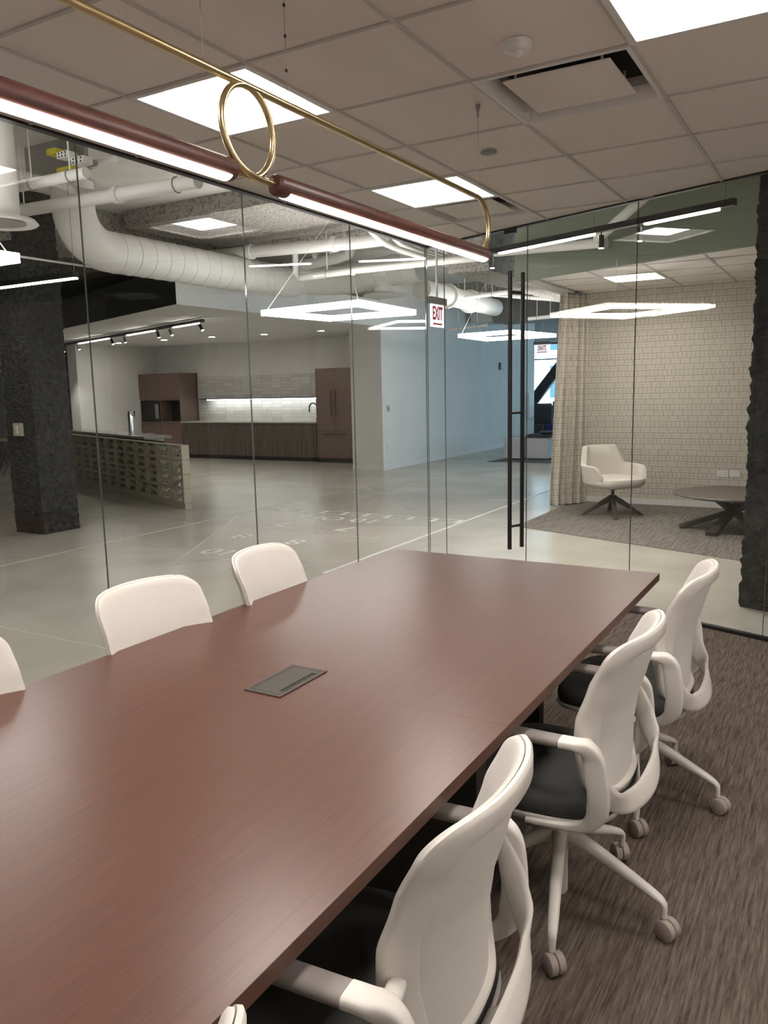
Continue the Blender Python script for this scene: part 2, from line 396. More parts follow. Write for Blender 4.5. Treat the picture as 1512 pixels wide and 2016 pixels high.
for nm, z0, z1 in (('head_channel', CH-0.006, CH+0.05), ('base_channel', -0.02, 0.0075)):
    bx(XL-0.02, XL+0.02, YB+0.005, 6.275, z0, z1).build(nm, M_black, wl)
we = empty('wall_end', (0, 0, 0), kind='structure')
SJ = [0.012, 0.225, 1.118, 2.048, 2.990, 3.93, 4.87, SR-0.01]
for k in range(len(SJ)-1):
    if k == 1: continue
    pane('glass_panel', endp(SJ[k]), endp(SJ[k+1]), N1, 0.02, CH+0.03, we)
def ebox(s0, s1, n0, n1, z0, z1): return MB().prism([endp(s0, n0)[:2], endp(s1, n0)[:2], endp(s1, n1)[:2], endp(s0, n1)[:2]], z0, z1)
ebox(0, SR, -0.02, 0.02, CH-0.006, CH+0.05).build('head_channel', M_black, we)
ebox(0, 0.225, -0.02, 0.02, 0, 0.028).build('base_channel', M_black, we)
ebox(1.118, SR, -0.02, 0.02, 0, 0.028).build('base_channel', M_black, we)
dr = empty('door_1', endp(1.05), kind='structure')
def toloc(o, par): o.matrix_parent_inverse = Matrix.Translation(-Vector(par.location)); return o
toloc(pane('door_glass', endp(0.225), endp(1.118), N1, 0.012, CH-0.01, dr), dr)
toloc(ebox(0.90, 1.0, -0.016, 0.016, CH-0.035, CH-0.006).build('top_patch', M_black, dr), dr)
toloc(ebox(0.24, 0.36, -0.014, 0.014, 0.008, 0.05).build('bottom_pivot', M_black, dr), dr)
for n in (-0.072, 0.072):
    hb = MB().tube([endp(1.012, n, 0.30), endp(1.012, n, 2.42)], 0.0165, 14).build('pull_bar', M_black, dr, True); toloc(hb, dr)
for z in (0.48, 1.365, 2.27):
    toloc(MB().tube([endp(1.012, -0.072, z), endp(1.012, 0.072, z)], 0.011, 10).build('standoff', M_black, dr, True), dr)

# ------------------------------------------------------------------ pendant lamp
PX = -1.43; RZ, BZ = 2.368, 2.140; RC = (RZ+BZ)/2; RR = (RZ-BZ)/2
pd = empty('pendant_lamp', (PX, 1.8, CH), 0, 'long brass and walnut linear pendant with a ring, hung over the table', 'lamp')
def pb(mb, n, m, sm=True, par=None): o = mb.build(n, m, par or pd, sm); o.matrix_parent_inverse = Matrix.Translation((-PX, -1.8, -CH)) if par is None else Matrix.Identity(4); return o
pts = [(PX, -0.35, RZ), (PX, 3.30, RZ)]
pts = [(PX, -0.2-RR*math.sin(PI*k/14), RC+RR*math.cos(PI*(14-k)/14)) for k in range(0, 15)] + [(PX, y*0.25, RZ) for y in range(0, 14)]
pts += [(PX, 3.31+RR*math.sin(PI*k/18), RC+RR*math.cos(PI*k/18)) for k in range(0, 19)] + [(PX, 3.28, BZ)]
pb(MB().tube(pts, 0.0105, 12), 'brass_rod', M_brass)
yr = 1.785
lp_ = [(PX, yr-0.10, BZ), (PX, yr-0.04, BZ)] + [(PX+0.030*(k/36-0.5), yr+RR*math.sin(2*PI*k/36), RC-RR*math.cos(2*PI*k/36)+0.0) for k in range(1, 36)] + [(PX, yr+0.04, BZ), (PX, yr+0.12, BZ)]
pb(MB().tube(lp_, 0.0095, 12), 'brass_ring', M_brass)
def bar(y0, y1):
    n = 18; rings = []
    for y, r in ((y0, 0.018), (y0+0.004, 0.026), (y0+0.012, 0.0295), (y1-0.012, 0.0295), (y1-0.004, 0.026), (y1, 0.018)):
        rings.append([(PX+r*math.cos(2*PI*k/n), y, BZ+r*math.sin(2*PI*k/n)) for k in range(n)])
    b = pb(MB().loft(rings), 'walnut_bar', M_walnut)
    m = MB(); r0 = 0.0312; ra = [math.radians(a) for a in range(-138, -41, 12)]
    m.loft([[(PX+r0*math.cos(a), y, BZ+r0*math.sin(a)) for a in ra] + [(PX+0.02*math.cos(a), y, BZ+0.02*math.sin(a)) for a in reversed(ra)] for y in (y0+0.05, y1-0.03)])
    o = m.build('led_lens', M_emitb, b, True)
bar(-0.18, 1.715); bar(1.885, 3.40)
for y, beads in ((1.62, (2.52,)), (1.965, (2.46, 2.55, 2.63)), (3.315, ()), (0.2, ())):
    w = pb(MB().tube([(PX, y, RZ), (PX, y, CH)], 0.0012, 5), 'suspension_wire', M_boxgrey)
    for z in beads: MB().lathe([(0.001, -0.005), (0.004, -0.003), (0.004, 0.003), (0.001, 0.005)], (PX, y, z), 8).build('crimp', M_black, w)
    MB().lathe([(0.010, 0.0), (0.010, -0.012), (0.005, -0.03), (0.004, -0.05)], (PX, y, CH), 12).build('ceiling_anchor', M_boxgrey, w)

# ------------------------------------------------------------------ conference table
TX0, TX1, TY0, TY1, TZ = -2.035, -0.690, -0.05, 3.590, 0.740
SEAM = 1.772
tb = empty('conference_table', ((TX0+TX1)/2, SEAM, 0), 0, 'long reddish-brown wooden conference table', 'table')
cx = (TX0+TX1)/2
for y0, y1 in ((TY0, SEAM-0.0002), (SEAM+0.0002, TY1)):
    m = MB().box(TX0-cx, TX1-cx, y0-SEAM, y1-SEAM, TZ-0.032, TZ, 0)
    o = m.build('tabletop_panel', [M_table, M_edge], tb, bevel=0.0005)
    for p_ in o.data.polygons:
        if abs(p_.normal.z) < 0.5 or p_.normal.z < -0.5: p_.material_index = 1
for y in (TY0+0.35, SEAM, TY1-0.45):
    bx(-0.16, 0.60 if y == SEAM else 0.29, y-SEAM-0.03, y-SEAM+0.03, 0.0062, TZ-0.033).build('leg_panel', M_under, tb)
bx(-0.03, 0.03, TY0+0.35-SEAM, TY1-0.45-SEAM, 0.45, TZ-0.033).build('stretcher', M_under, tb)
pw = empty('power_outlet_box', (-1.372, 1.775, TZ), 0, 'dark flip-lid power box set into the tabletop', 'power outlet')
a, b = 0.064, 0.115
r = [[(-a, -b), (a, -b), (a, b), (-a, b)], [(-a+.013, -b+.013), (a-.013, -b+.013), (a-.013, b-.013), (-a+.013, b-.013)]]
rg = [[(x, y, 0.0005) for x, y in r[0]], [(x, y, 0.003) for x, y in r[0]], [(x, y, 0.003) for x, y in r[1]], [(x, y, 0.0005) for x, y in r[1]]]
MB().loft(rg+[rg[0]], True, False, False).build('frame', M_power, pw)
MB().prism(r[1], 0.0004, 0.0008).build('well', M_dark, pw)
MB().prism([(-a+.015, -b+.015), (a-.015, -b+.015), (a-.015, -b+.035), (a-.030, -b+.035), (a-.030, b-.035), (a-.015, b-.035), (a-.015, b-.015), (-a+.015, b-.015)], 0.0012, 0.0028).build('lid', M_power, pw)
bx(a-.026, a-.015, -b+.037, b-.05, 0.0010, 0.0018).build('brush_strip', M_dark, pw)

# ------------------------------------------------------------------ office chair
def smooth_path(ctrl, n=6):
    c = [Vector(v) for v in ctrl]; out = []
    for i in range(len(c)-1):
        p0, p1, p2, p3 = c[max(i-1, 0)], c[i], c[i+1], c[min(i+2, len(c)-1)]
        for k in range(n):
            t = k/n; out.append(0.5*((2*p1)+(p2-p0)*t+(2*p0-5*p1+4*p2-p3)*t*t+(3*p1-p0-3*p2+p3)*t**3))
    out.append(c[-1]); return out
def interp(tab, z):
    for (a, va), (b, vb) in zip(tab, tab[1:]):
        if z <= b:
            t = max(0, (z-a)/(b-a)); t = t*t*(3-2*t)*0.4+t*0.6; return va+(vb-va)*t
    return tab[-1][1]
BACKX = [(0.42, 0.190), (0.50, 0.180), (0.60, 0.178), (0.68, 0.188), (0.78, 0.216), (0.86, 0.248), (0.92, 0.272)]
BACKC = [(0.42, 0.060), (0.60, 0.062), (0.75, 0.056), (0.92, 0.050)]
def bpt(y, z, off=0.0): return Vector((interp(BACKX, z) - interp(BACKC, z)*(abs(y)/0.2)**2.3 + off, y, z))
def outline(inset=0.0):
    zb, zt = 0.425+inset, 0.914-inset; rt, rb = max(0.02, 0.062-inset), max(0.03, 0.11-inset)
    def hw(z): return 0.224 - 0.004*max(0, (z-0.70)/0.21) - 0.050*max(0, (0.70-z)/0.275)**1.4 - inset
    half = []
    wt = hw(zt-rt)
    for k in range(13): y = (wt-rt)*k/13; half.append((y, zt - 0.010*(y/0.2)**2))
    for k in range(13):
        a = PI/2*(1-k/12); half.append((wt-rt+rt*math.cos(a), zt-0.0085-rt+rt*math.sin(a)))
    wb = hw(zb+rb); z1 = zt-0.0085-rt
    for k in range(1, 22):
        z = z1+(zb+rb-z1)*k/22; half.append((hw(z), z))
    for k in range(13):
        a = PI/2*k/12; half.append((wb-rb+rb*math.cos(a), zb+rb-rb*math.sin(a)))
    for k in range(1, 9): half.append(((wb-rb)*(1-k/8), zb))
    return half + [(-y, z) for y, z in reversed(half[1:-1])]
def chair():
    ch = empty('office_chair')
    # seat
    def so(k, z, n=48):
        ring = []
        for i in range(n):
            a = 2*PI*i/n; c, s = math.cos(a), math.sin(a); e = 3.6
            u = math.copysign(abs(c)**(2/e), c); v = math.copysign(abs(s)**(2/e), s)
            w = 0.245 - 0.02*max(0, u)
            ring.append(Vector((-0.03 + 0.235*u*k, v*w*k, z - 0.018*max(0, -u-0.55)**2*4)))
        return ring
    MB().loft([so(0.93, 0.400), so(0.985, 0.408), so(1.0, 0.428), so(0.985, 0.448), so(0.93, 0.459), so(0.7, 0.463), so(0.35, 0.464), so(0.05, 0.464)]).build('seat', M_seat, ch, True)
    MB().loft([so(0.80, 0.372), so(0.97, 0.382), so(1.012, 0.396), so(1.012, 0.402), so(0.92, 0.403)]).build('seat_pan', M_plastic, ch, True)
    # back
    out, inn, inn2 = outline(0), outline(0.036), outline(0.041); n = len(out)
    rg = [[bpt(y, z, -0.004) for y, z in out], [bpt(y, z, 0.004) for y, z in outline(-0.002)], [bpt(y, z, 0.010) for y, z in outline(0.003)], [bpt(y, z, 0.013) for y, z in outline(0.009)],
          [bpt(y, z, 0.026) for y, z in inn], [bpt(y, z, 0.024) for y, z in outline(0.040)], [bpt(y, z, 0.008) for y, z in inn2], [bpt(y, z, -0.004) for y, z in inn2]]
    MB().loft(rg+[rg[0]], True, False, False).build('back_frame', M_plastic, ch, True)
    def fill(base, off, ks, doff):
        rings = []; yc, zc = 0, 0.665
        for k, d in zip(ks, doff): rings.append([bpt(y*k, zc+(z-zc)*k, off+d) for y, z in base])
        return rings
    ks = [1, 0.995, 0.97, 0.9, 0.75, 0.55, 0.3, 0.03]
    MB().loft(fill(outline(0.003), -0.006, ks, [0, -0.006, -0.0105, -0.012, -0.013, -0.014, -0.015, -0.015]), True, False, True).build('back_cushion', M_fabw, ch, True)
    MB().loft(fill(inn2, 0.011, [1.01, 0.9, 0.7, 0.45, 0.2, 0.02], [0, 0.003, 0.007, 0.010, 0.011, 0.011]), True, False, True).build('back_panel', M_fabw, ch, True)
    # yoke behind the back
    yc = [(0.150, -0.262, 0.635), (0.172, -0.264, 0.58), (0.190, -0.260, 0.525), (0.222, -0.215, 0.480), (0.248, -0.12, 0.458), (0.256, 0, 0.452)]
    yc = yc + [(x, -y, z) for x, y, z in reversed(yc[:-1])]
    pth = smooth_path(yc, 5); m_ = len(pth)
    w = [0.014+0.018*min(1, min(i, m_-1-i)/9) for i in range(m_)]; th = [0.006+0.003*min(1, min(i, m_-1-i)/6) for i in range(m_)]
    lat = []
    for p in pth: lat.append(Vector((0.55*(1-abs(p.y)/0.25)*-1, 0, 1)) if abs(p.y) < 0.2 else Vector((0.6, 0, 0.8)) if p.z < 0.56 else Vector((1, 0, 0.05)))
    lat = [(lat[max(i-2, 0)]+lat[max(i-1, 0)]+lat[i]+lat[min(i+1, m_-1)]+lat[min(i+2, m_-1)]) for i in range(m_)]
    MB().sweep(pth, w, th, lat, 12).build('back_yoke', M_plastic, ch, True)
    sp = smooth_path([(0.252, 0, 0.448), (0.20, 0, 0.405), (0.12, 0, 0.372), (0.02, 0, 0.362)], 4)
    MB().sweep(sp, [0.05]*len(sp), [0.010]*len(sp), (0, 1, 0), 10).build('spine', M_plastic, ch, True)
    # arms
    for s in (-1, 1):
        ctrl = [(0.085, s*0.280, 0.648), (0.125, s*0.280, 0.648), (0.155, s*0.280, 0.642), (0.172, s*0.279, 0.612), (0.181, s*0.275, 0.55), (0.183, s*0.268, 0.49), (0.170, s*0.259, 0.440), (0.130, s*0.250, 0.405), (0.06, s*0.243, 0.391), (-0.02, s*0.240, 0.386)]
        pth = smooth_path(ctrl, 5); m_ = len(pth)
        w = []; th = []
        for i in range(m_):
            t = i/(m_-1)
            w.append(0.026 if t < 0.14 else 0.026-0.014*min(1, (t-0.14)/0.2) if t < 0.75 else 0.013)
            th.append(0.0125 if t < 0.10 else 0.0125+0.0165*min(1, (t-0.10)/0.22) if t < 0.6 else 0.029-0.020*min(1, (t-0.6)/0.25))
        wing = smooth_path([(0.100, s*0.282, 0.644), (0.130, s*0.270, 0.640), (0.142, s*0.244, 0.634), (0.134, s*0.205, 0.628)], 4)
        ar = MB().sweep(pth, w, th, (0, 1, 0), 18, e=3.6).sweep(wing, [0.020-0.004*i/12 for i in range(13)], [0.012-0.002*i/12 for i in range(13)], (1, 0.3*s, 0), 10).build('armrest', M_plastic, ch, True)
        pp = [(-0.205, s*0.280, 0.646), (-0.200, s*0.280, 0.647), (-0.185, s*0.280, 0.648), (0.080, s*0.280, 0.648), (0.084, s*0.280, 0.648)]
        MB().sweep(pp, [0.010, 0.020, 0.0265, 0.0265, 0.0262], [0.006, 0.011, 0.0135, 0.0135, 0.0125], (0, 1, 0), 16).build('arm_pad', M_armpad, ar, True)
    # base
    MB().lathe([(0.06, 0.392), (0.075, 0.37), (0.06, 0.345), (0.032, 0.335)], n=20).build('tilt_mechanism', M_plastic, ch, True)
    MB().lathe([(0.026, 0.36), (0.026, 0.26), (0.024, 0.255), (0.024, 0.04), (0.018, 0.03)], n=16).build('gas_lift', M_plastic, ch, True)
    MB().lathe([(0.030, 0.262), (0.036, 0.255), (0.038, 0.215), (0.030, 0.205)], n=20).build('base_hub', M_plastic, ch, True)
    for k in range(5):
        a = math.radians(-76+72*k); d = Vector((math.cos(a), math.sin(a), 0)); l = Vector((-d.y, d.x, 0))
        pth = smooth_path([d*0.02+Vector((0, 0, 0.232)), d*0.10+Vector((0, 0, 0.204)), d*0.20+Vector((0, 0, 0.160)), d*0.285+Vector((0, 0, 0.120)), d*0.308+Vector((0, 0, 0.104)), d*0.312+Vector((0, 0, 0.085)), d*0.312+Vector((0, 0, 0.060))], 4); m_ = len(pth)
        MB().sweep(pth, [0.021-0.012*i/(m_-1) for i in range(m_)], [0.024-0.0155*min(1, i/(m_*0.6)) for i in range(m_)], l, 12).build('leg', M_plastic, ch, True)
        b = a + math.radians((35, -20, 60, 10, -50)[k]); dd = Vector((math.cos(b), math.sin(b), 0)); ll = Vector((-dd.y, dd.x, 0)); c = d*0.312 + dd*0.012
        mm = MB(); cc = c+Vector((0, 0, 0.030))
        mm.tube([cc-ll*0.006, cc+ll*0.006], 0.022, 16); mm.tube([d*0.312+Vector((0, 0, 0.035)), d*0.312+Vector((0, 0, 0.066))], 0.008, 10)
        cs = mm.build('caster', M_caster, ch, True)
        for s in (-1, 1):
            MB().tube([cc+ll*s*0.0015, cc+ll*s*0.003, cc+ll*s*0.021, cc+ll*s*0.024], [0.028, 0.030, 0.030, 0.026], 20).build('wheel', M_caster, cs, True)
    return ch
proto = chair()
CHAIRS = [(-0.655, 2.985, 2, 'white office chair with grey seat at the table corner nearest the glass end wall'),
          (-0.690, 2.205, 0, 'white office chair with grey seat, second from the glass end wall along the open carpet'),
          (-0.722, 1.190, 4, 'white office chair with grey seat, third from the glass end wall along the open carpet'),
          (-0.752, 0.395, 2, 'white office chair with grey seat, fourth from the glass end wall along the open carpet'),
          (-1.895, 2.605, 185, 'white office chair between the table and the left glass wall, first from the far end'),
          (-1.880, 1.912, 175, 'white office chair between the table and the left glass wall, second from the far end'),
          (-1.885, 1.160, 180, 'white office chair between the table and the left glass wall, third from the far end')]
for i, (x, y, rz, lab) in enumerate(CHAIRS):
    c = proto if i == 0 else copy_tree(proto)
    c.location = (x, y, 0.006); c.rotation_euler = (0, 0, math.radians(rz)); tag(c, lab, 'chair', 'office chairs around the conference table')
# ------------------------------------------------------------------ outer building shell
struct(bx(-21, 3.2, -3.2, 26.2, SLAB, SLAB+0.2).build('ceiling_slab', M_slab))
struct(bx(-21.15, -21, -3.2, 26.2, 0, SLAB).build('wall_west', M_wallw))
struct(bx(-21, 3.2, -3.35, -3.2, 0, SLAB).build('wall_south', M_wallw))
def window_wall(name, horizontal, c, a0, a1, openings, zb, zt, thick=0.15):
    """wall in plane Y=c (horizontal) or X=c, with real openings, frames and panes"""
    w = empty(name, (0, 0, 0), kind='structure'); m = MB()
    def seg(u0, u1, z0, z1, t0=0, t1=thick):
        if horizontal: m.box(u0, u1, c+t0, c+t1, z0, z1)
        else: m.box(c+t0, c+t1, u0, u1, z0, z1)
    seg(a0, a1, 0, zb); seg(a0, a1, zt, SLAB); e = a0
    for u0, u1 in openings: seg(e, u0, zb, zt); e = u1
    seg(e, a1, zb, zt); m.build('wall_panel', M_wallw, w)
    for u0, u1 in openings:
        m = MB(); f = 0.05
        for v0, v1, z0, z1 in ((u0, u0+f, zb, zt), (u1-f, u1, zb, zt), (u0+f, u1-f, zb, zb+f), (u0+f, u1-f, zt-f, zt), (u0+f, u1-f, zt-0.55, zt-0.51)):
            if horizontal: m.box(v0, v1, c+0.04, c+0.10, z0, z1)
            else: m.box(c+0.04, c+0.10, v0, v1, z0, z1)
        fr = m.build('window_frame', M_steel, w)
        if horizontal: pane('pane', Vector((u0+f, c+0.07, 0)), Vector((u1-f, c+0.07, 0)), Vector((0, 1, 0)), zb+f, zt-f, fr, 0.008, 0)
        else: pane('pane', Vector((c+0.07, u0+f, 0)), Vector((c+0.07, u1-f, 0)), Vector((1, 0, 0)), zb+f, zt-f, fr, 0.008, 0)
    return w
window_wall('window_1', True, 26.0, -21, 3.2, [(-12.2, -10.0), (-9.8, -7.6), (-7.4, -5.2), (-5.0, -2.8)], 0.85, 2.95)
window_wall('window_added_2', False, 3.05, -3.2, 26.0, [(12.0, 15.4), (15.8, 19.2), (19.6, 23.0)], 0.85, 3.3)  # unseen side windows, added to throw bluish daylight on the corridor wall
# white corridor wall and kitchen volume
KX = -7.80
struct(bx(KX-0.70, KX, 13.42, 22.0, 0, SLAB).build('wall_corridor', M_wallw))
struct(bx(KX, KX+0.012, 13.42, 22.0, 0, 0.09).build('baseboard_corridor', M_white))
struct(bx(KX-0.70, KX, 13.408, 13.42, 0, 0.09).build('baseboard_corridor_end', M_white))
KZ = 2.735
kp = [(KX, 8.07), (KX, 13.42), (KX-0.7, 13.42), (KX-0.7, 15.25), (-20.9, 15.25), (-20.9, 13.0)]
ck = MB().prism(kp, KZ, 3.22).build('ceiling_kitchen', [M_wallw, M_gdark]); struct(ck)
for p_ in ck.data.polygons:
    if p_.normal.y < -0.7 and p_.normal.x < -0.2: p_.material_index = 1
struct(bx(-15.55, KX-0.7, 15.25, 15.37, 0, SLAB).build('wall_kitchen', M_wallw))
struct(bx(-15.85, -15.55, 12.75, 15.4, 0, KZ).build('wall_kitchen_wing', M_wallw))
struct(bx(-20.9, -15.86, 14.6, 14.7, 0, SLAB).build('wall_dark', M_gdark))
dsv = empty('wall_shelf', (-16.4, 14.4, 0), 0, 'dark wall shelves beside the white kitchen wing wall', 'shelf')
for z in (1.9, 2.15, 2.4): bx(-0.5, 0.45, -0.25, 0.19, z, z+0.03).build('shelf_board', M_black, dsv)

# ------------------------------------------------------------------ sprayed beams
def beam(x0, x1, y0, y1, z0, name, amp=0.02, st=0.12):
    """rough fire-sprayed beam as one displaced skin"""
    m = MB(); nx = max(2, int((x1-x0)/st)); ny = max(2, int((y1-y0)/st)); nz = max(2, int((SLAB-z0)/st))
    def face(P, nu, nv):
        vs = []
        for a in range(nu+1):
            for b in range(nv+1):
                p = P(a/nu, b/nv); k = noise.noise_vector(p*4.0)*amp + noise.noise_vector(p*11)*amp*0.5; vs.append(p+k)
        m.add(vs, [(a*(nv+1)+b, (a+1)*(nv+1)+b, (a+1)*(nv+1)+b+1, a*(nv+1)+b+1) for a in range(nu) for b in range(nv)])
    V = Vector; lx, ly, lz = x1-x0, y1-y0, SLAB-z0+0.02
    face(lambda u, v: V((x0+lx*u, y0, z0+lz*v)), nx, nz); face(lambda u, v: V((x0+lx*u, y1, z0+lz*v)), nx, nz)
    face(lambda u, v: V((x0, y0+ly*u, z0+lz*v)), ny, nz); face(lambda u, v: V((x1, y0+ly*u, z0+lz*v)), ny, nz)
    face(lambda u, v: V((x0+lx*u, y0+ly*v, z0)), nx, ny)
    return struct(m.build(name, M_spray, None, True))
beam(-20.9, -3.1, 9.15, 9.65, 3.50, 'trim_1')
beam(-8.60, -8.05, -3.0, 9.1, 3.27, 'trim_2')
beam(-7.9, -3.35, 7.35, 9.1, 3.60, 'trim_6')
beam(-4.60, -4.05, 9.70, 25.9, 3.02, 'trim_3')
beam(-20.9, -4.65, 16.4, 16.9, 3.55, 'trim_4')
beam(-20.9, -9.4, 4.2, 4.7, 3.5, 'trim_5')

# ------------------------------------------------------------------ rough dark columns
def column(name, poly, z1, label, amp, seed):
    P = [Vector((p[0], p[1], 0)) for p in poly]; n = 4; nu = 30; nz = int(z1/0.019); rings = []
    for k in range(nz+1):
        ring = []; z = z1*k/nz
        for i in range(n):
            a, b = P[i], P[(i+1) % n]
            for q in range(nu):
                t = q/nu; p = a.lerp(b, t); ctr = sum(P, Vector())/4
                o = (p-ctr).normalized(); h = Vector((p.x*5+seed, p.y*5, z*5))
                d = amp*(0.4*noise.noise(h)+0.5*noise.noise(h*2.9)+0.8*noise.noise(h*6.1)+0.7*noise.noise(h*11.3))
                ring.append(Vector((p.x, p.y, z)) + o*d)
        rings.append(ring)
    o = MB().loft(rings).build(name, M_coldark, None, False); tag(o, label, 'column'); return o
c1 = column('concrete_column', [(-8.43, 5.87), (-7.93, 5.87), (-7.93, 6.36), (-8.43, 6.36)], SLAB, 'dark rough concrete column with a pale switch box, before the block wall', 0.018, 3)
sb = empty('switch_box', (-8.17, 5.845, 1.20), 0, 'pale ivory switch box mounted on the dark concrete column', 'switch')
bx(-0.075, 0.055, -0.03, 0.015, -0.07, 0.075).build('back_box', M_plate, sb, bevel=0.004); bx(-0.02, 0.02, -0.036, -0.03, -0.045, 0.05).build('toggle_plate', M_white, sb)
q0 = Vector((-0.60, 5.985, 0)); cc_ = [q0, q0+E1*0.75, q0+E1*0.75+N1*0.6, q0+N1*0.6]
column('concrete_column', [c[:2] for c in cc_], SLAB, 'dark rough concrete column just outside the glass end wall', 0.020, 9)

# ------------------------------------------------------------------ lounge
struct(bx(-3.12, 3.05, 10.67, 10.80, 0, SLAB).build('wall_lounge', M_paper))
struct(bx(-3.12, 3.05, 10.656, 10.67, 0.006, 0.075).build('baseboard_lounge', M_white))
GL = Vector((-3.27, 8.56, 0)); GS = (3.05-GL.x)/E1.x
def gp(s, n=0): p = GL + E1*s + N1*n; return (p.x, p.y)
lc = empty('ceiling_lounge', (0, 0, 0), kind='structure')
struct(MB().prism([gp(0), gp(GS), gp(GS, 0.08), gp(0, 0.08)], 2.70, SLAB).build('wall_lounge_soffit', M_green))
lpoly = [gp(0, 0.08), gp(GS, 0.08), (3.05, 10.67), (-3.12, 10.67)]
def lclip(poly):
    n = N1; c0 = n.dot(GL)+0.082
    poly = clip(poly, -n.x, -n.y, -c0)
    for a, b, c in ((-1, 0, 3.20), (1, 0, 3.05), (0, 1, 10.67)):
        if len(poly) > 2: poly = clip(poly, a, b, c)
    return poly
LX, LY = -2.49, 9.14
for i in range(-2, 10):
    for j in range(-6, 4):
        if (i, j) == (0, 0): continue
        x0, y0 = LX+i*T, LY+j*T
        p = lclip([(x0+g, y0+g), (x0+T-g, y0+g), (x0+T-g, y0+T-g), (x0+g, y0+T-g)])
        if area(p) > 0.004: MB().prism(p, CH+0.006, CH+0.02).build('ceiling_tile', M_tile, lc)
for i in range(-1, 10):
    x = LX+i*T; p = lclip([(x-.011, 5), (x+.011, 5), (x+.011, 11), (x-.011, 11)])
    if area(p) > 0.003: MB().prism(p, CH, CH+0.008).build('grid_bar', M_grid, lc)
for j in range(-6, 4):
    y = LY+j*T; p = lclip([(-3.2, y-.011), (3.05, y-.011), (3.05, y+.011), (-3.2, y+.011)])
    if area(p) > 0.003: MB().prism(p, CH+.0003, CH+0.0078).build('grid_bar', M_grid, lc)
MB().prism(lclip([(-3.2, 5), (3.05, 5), (3.05, 10.67), (-3.2, 10.67)]), CH+0.2, CH+0.24).build('plenum_deck', M_dark, lc)
bx(-3.27, -3.19, 8.62, 10.8, CH-0.04, CH+0.3).build('edge_fascia', M_wallw, lc)
troffer(LX, LY, CH, 'ceiling_light', 'square recessed light in the lounge ceiling above the cream armchair')
# curtain
m = MB(); rows = []
nn = 110
for zi in range(31):
    v_ = zi/30; z = 0.012 + (CH-0.045)*v_; row = []
    c0 = Vector((-3.335+0.10*v_, 10.06+0.05*v_, 0)); c1_ = Vector((-3.02, 10.56, 0)); dd_ = c1_-c0; nn_ = Vector((-dd_.y, dd_.x, 0)).normalized()
    for k in range(nn+1):
        u = k/nn; ph = u*2*PI*5.0 + 0.5*math.sin(3*v_+u*4); amp_ = (0.034+0.014*math.sin(u*9+1))*(1.1-0.25*v_)
        row.append(c0 + dd_*u + nn_*(amp_*math.copysign(abs(math.sin(ph))**0.75, math.sin(ph))) + Vector((0, 0, z)))
    back_ = [p+Vector((0.002, 0.004, 0)) for p in reversed(row)]; rows.append(row+back_)
M_curt = wallpaper('curtain_fabric', PI/2)
cu_ = m.loft(rows).build('curtain', M_curt, None, True); tag(cu_, 'cream woven-pattern floor-length curtain gathered at the lounge edge', 'curtain')
tr = bx(-3.19, -3.13, 8.8, 10.66, CH-0.03, CH-0.005).build('curtain_track', M_white); tag(tr, 'white ceiling curtain track along the open lounge side', 'track')
# outlet plates
for k, (xx, lab) in enumerate(((1423, 'white double power outlet low on the woven wallpaper, by the coffee table'), (1447, 'white blank wall plate low on the woven wallpaper, beside the outlet'))):
    p = py(xx, 933, 10.67); t = empty('wall_outlet', (p.x, 10.67, p.z), 0, lab, 'outlet')
    bx(-0.062, 0.062, -0.008, 0, -0.04, 0.04).build('cover_plate', M_white, t, bevel=0.003)
    if k == 0:
        for s in (-1, 1): bx(s*0.03-0.018, s*0.03+0.018, -0.0095, -0.008, -0.022, 0.022).build('socket', M_duct, t)
# lounge armchair
ac = empty('armchair', (-2.42, 9.62, 0.006), math.radians(-42), 'cream upholstered swivel armchair with dark wooden four-leg base', 'chair')
def shell_pt(a, h, t=0.0):
    """a: angle round the seat (-1..1 from one arm front to the other), h 0..1 height"""
    th_ = a*math.radians(128); e = 2.8; c, s = math.cos(th_), math.sin(th_)
    rx, ry = 0.30+0.03*h-t, 0.325+0.03*h-t
    x = math.copysign(abs(c)**(2/e), c)*rx; y = math.copysign(abs(s)**(2/e), s)*ry
    b = max(0, 1-(abs(a)/0.47)**2.2) if abs(a) < 0.47 else 0; b = b*b*(3-2*b)
    arm = 1-max(0, (abs(a)-0.78)/0.22)**2*0.75
    top = 0.20*arm + 0.215*min(1, b*1.6)
    return Vector((-x + -0.07*h*max(0, c)*b, y*(1-0.12*b*h), 0.40+top*h))
rings = []
for k in range(61):
    a = -1+2*k/60; r = []
    for h in (0, .2, .45, .7, .9, 1.0): r.append(shell_pt(a, h, 0))
    pt = shell_pt(a, 1.0, 0.03); r.append(Vector((pt.x, pt.y, pt.z+0.012))); r.append(shell_pt(a, 0.99, 0.06))
    for h in (.7, .45, .2, 0): r.append(shell_pt(a, h, 0.065))
    rings.append(r)
MB().loft(rings).build('shell', M_cream, ac, True)
def acs(k, z):
    r = []
    for i in range(40):
        th_ = 2*PI*i/40; c, s = math.cos(th_), math.sin(th_); e = 3.0
        r.append((0.02+math.copysign(abs(c)**(2/e), c)*0.31*k, math.copysign(abs(s)**(2/e), s)*0.325*k, z))
    return r
MB().loft([acs(.55, .335), acs(.85, .35), acs(.98, .385), acs(1.0, .42), acs(.97, .452), acs(.85, .468), acs(.5, .474), acs(.05, .475)]).build('seat', M_cream, ac, True)
MB().lathe([(0.11, .338), (0.05, .31), (0.02, .30), (0.02, .25), (0.045, .245), (0.045, .22)]).build('swivel_post', M_cwood, ac, True)
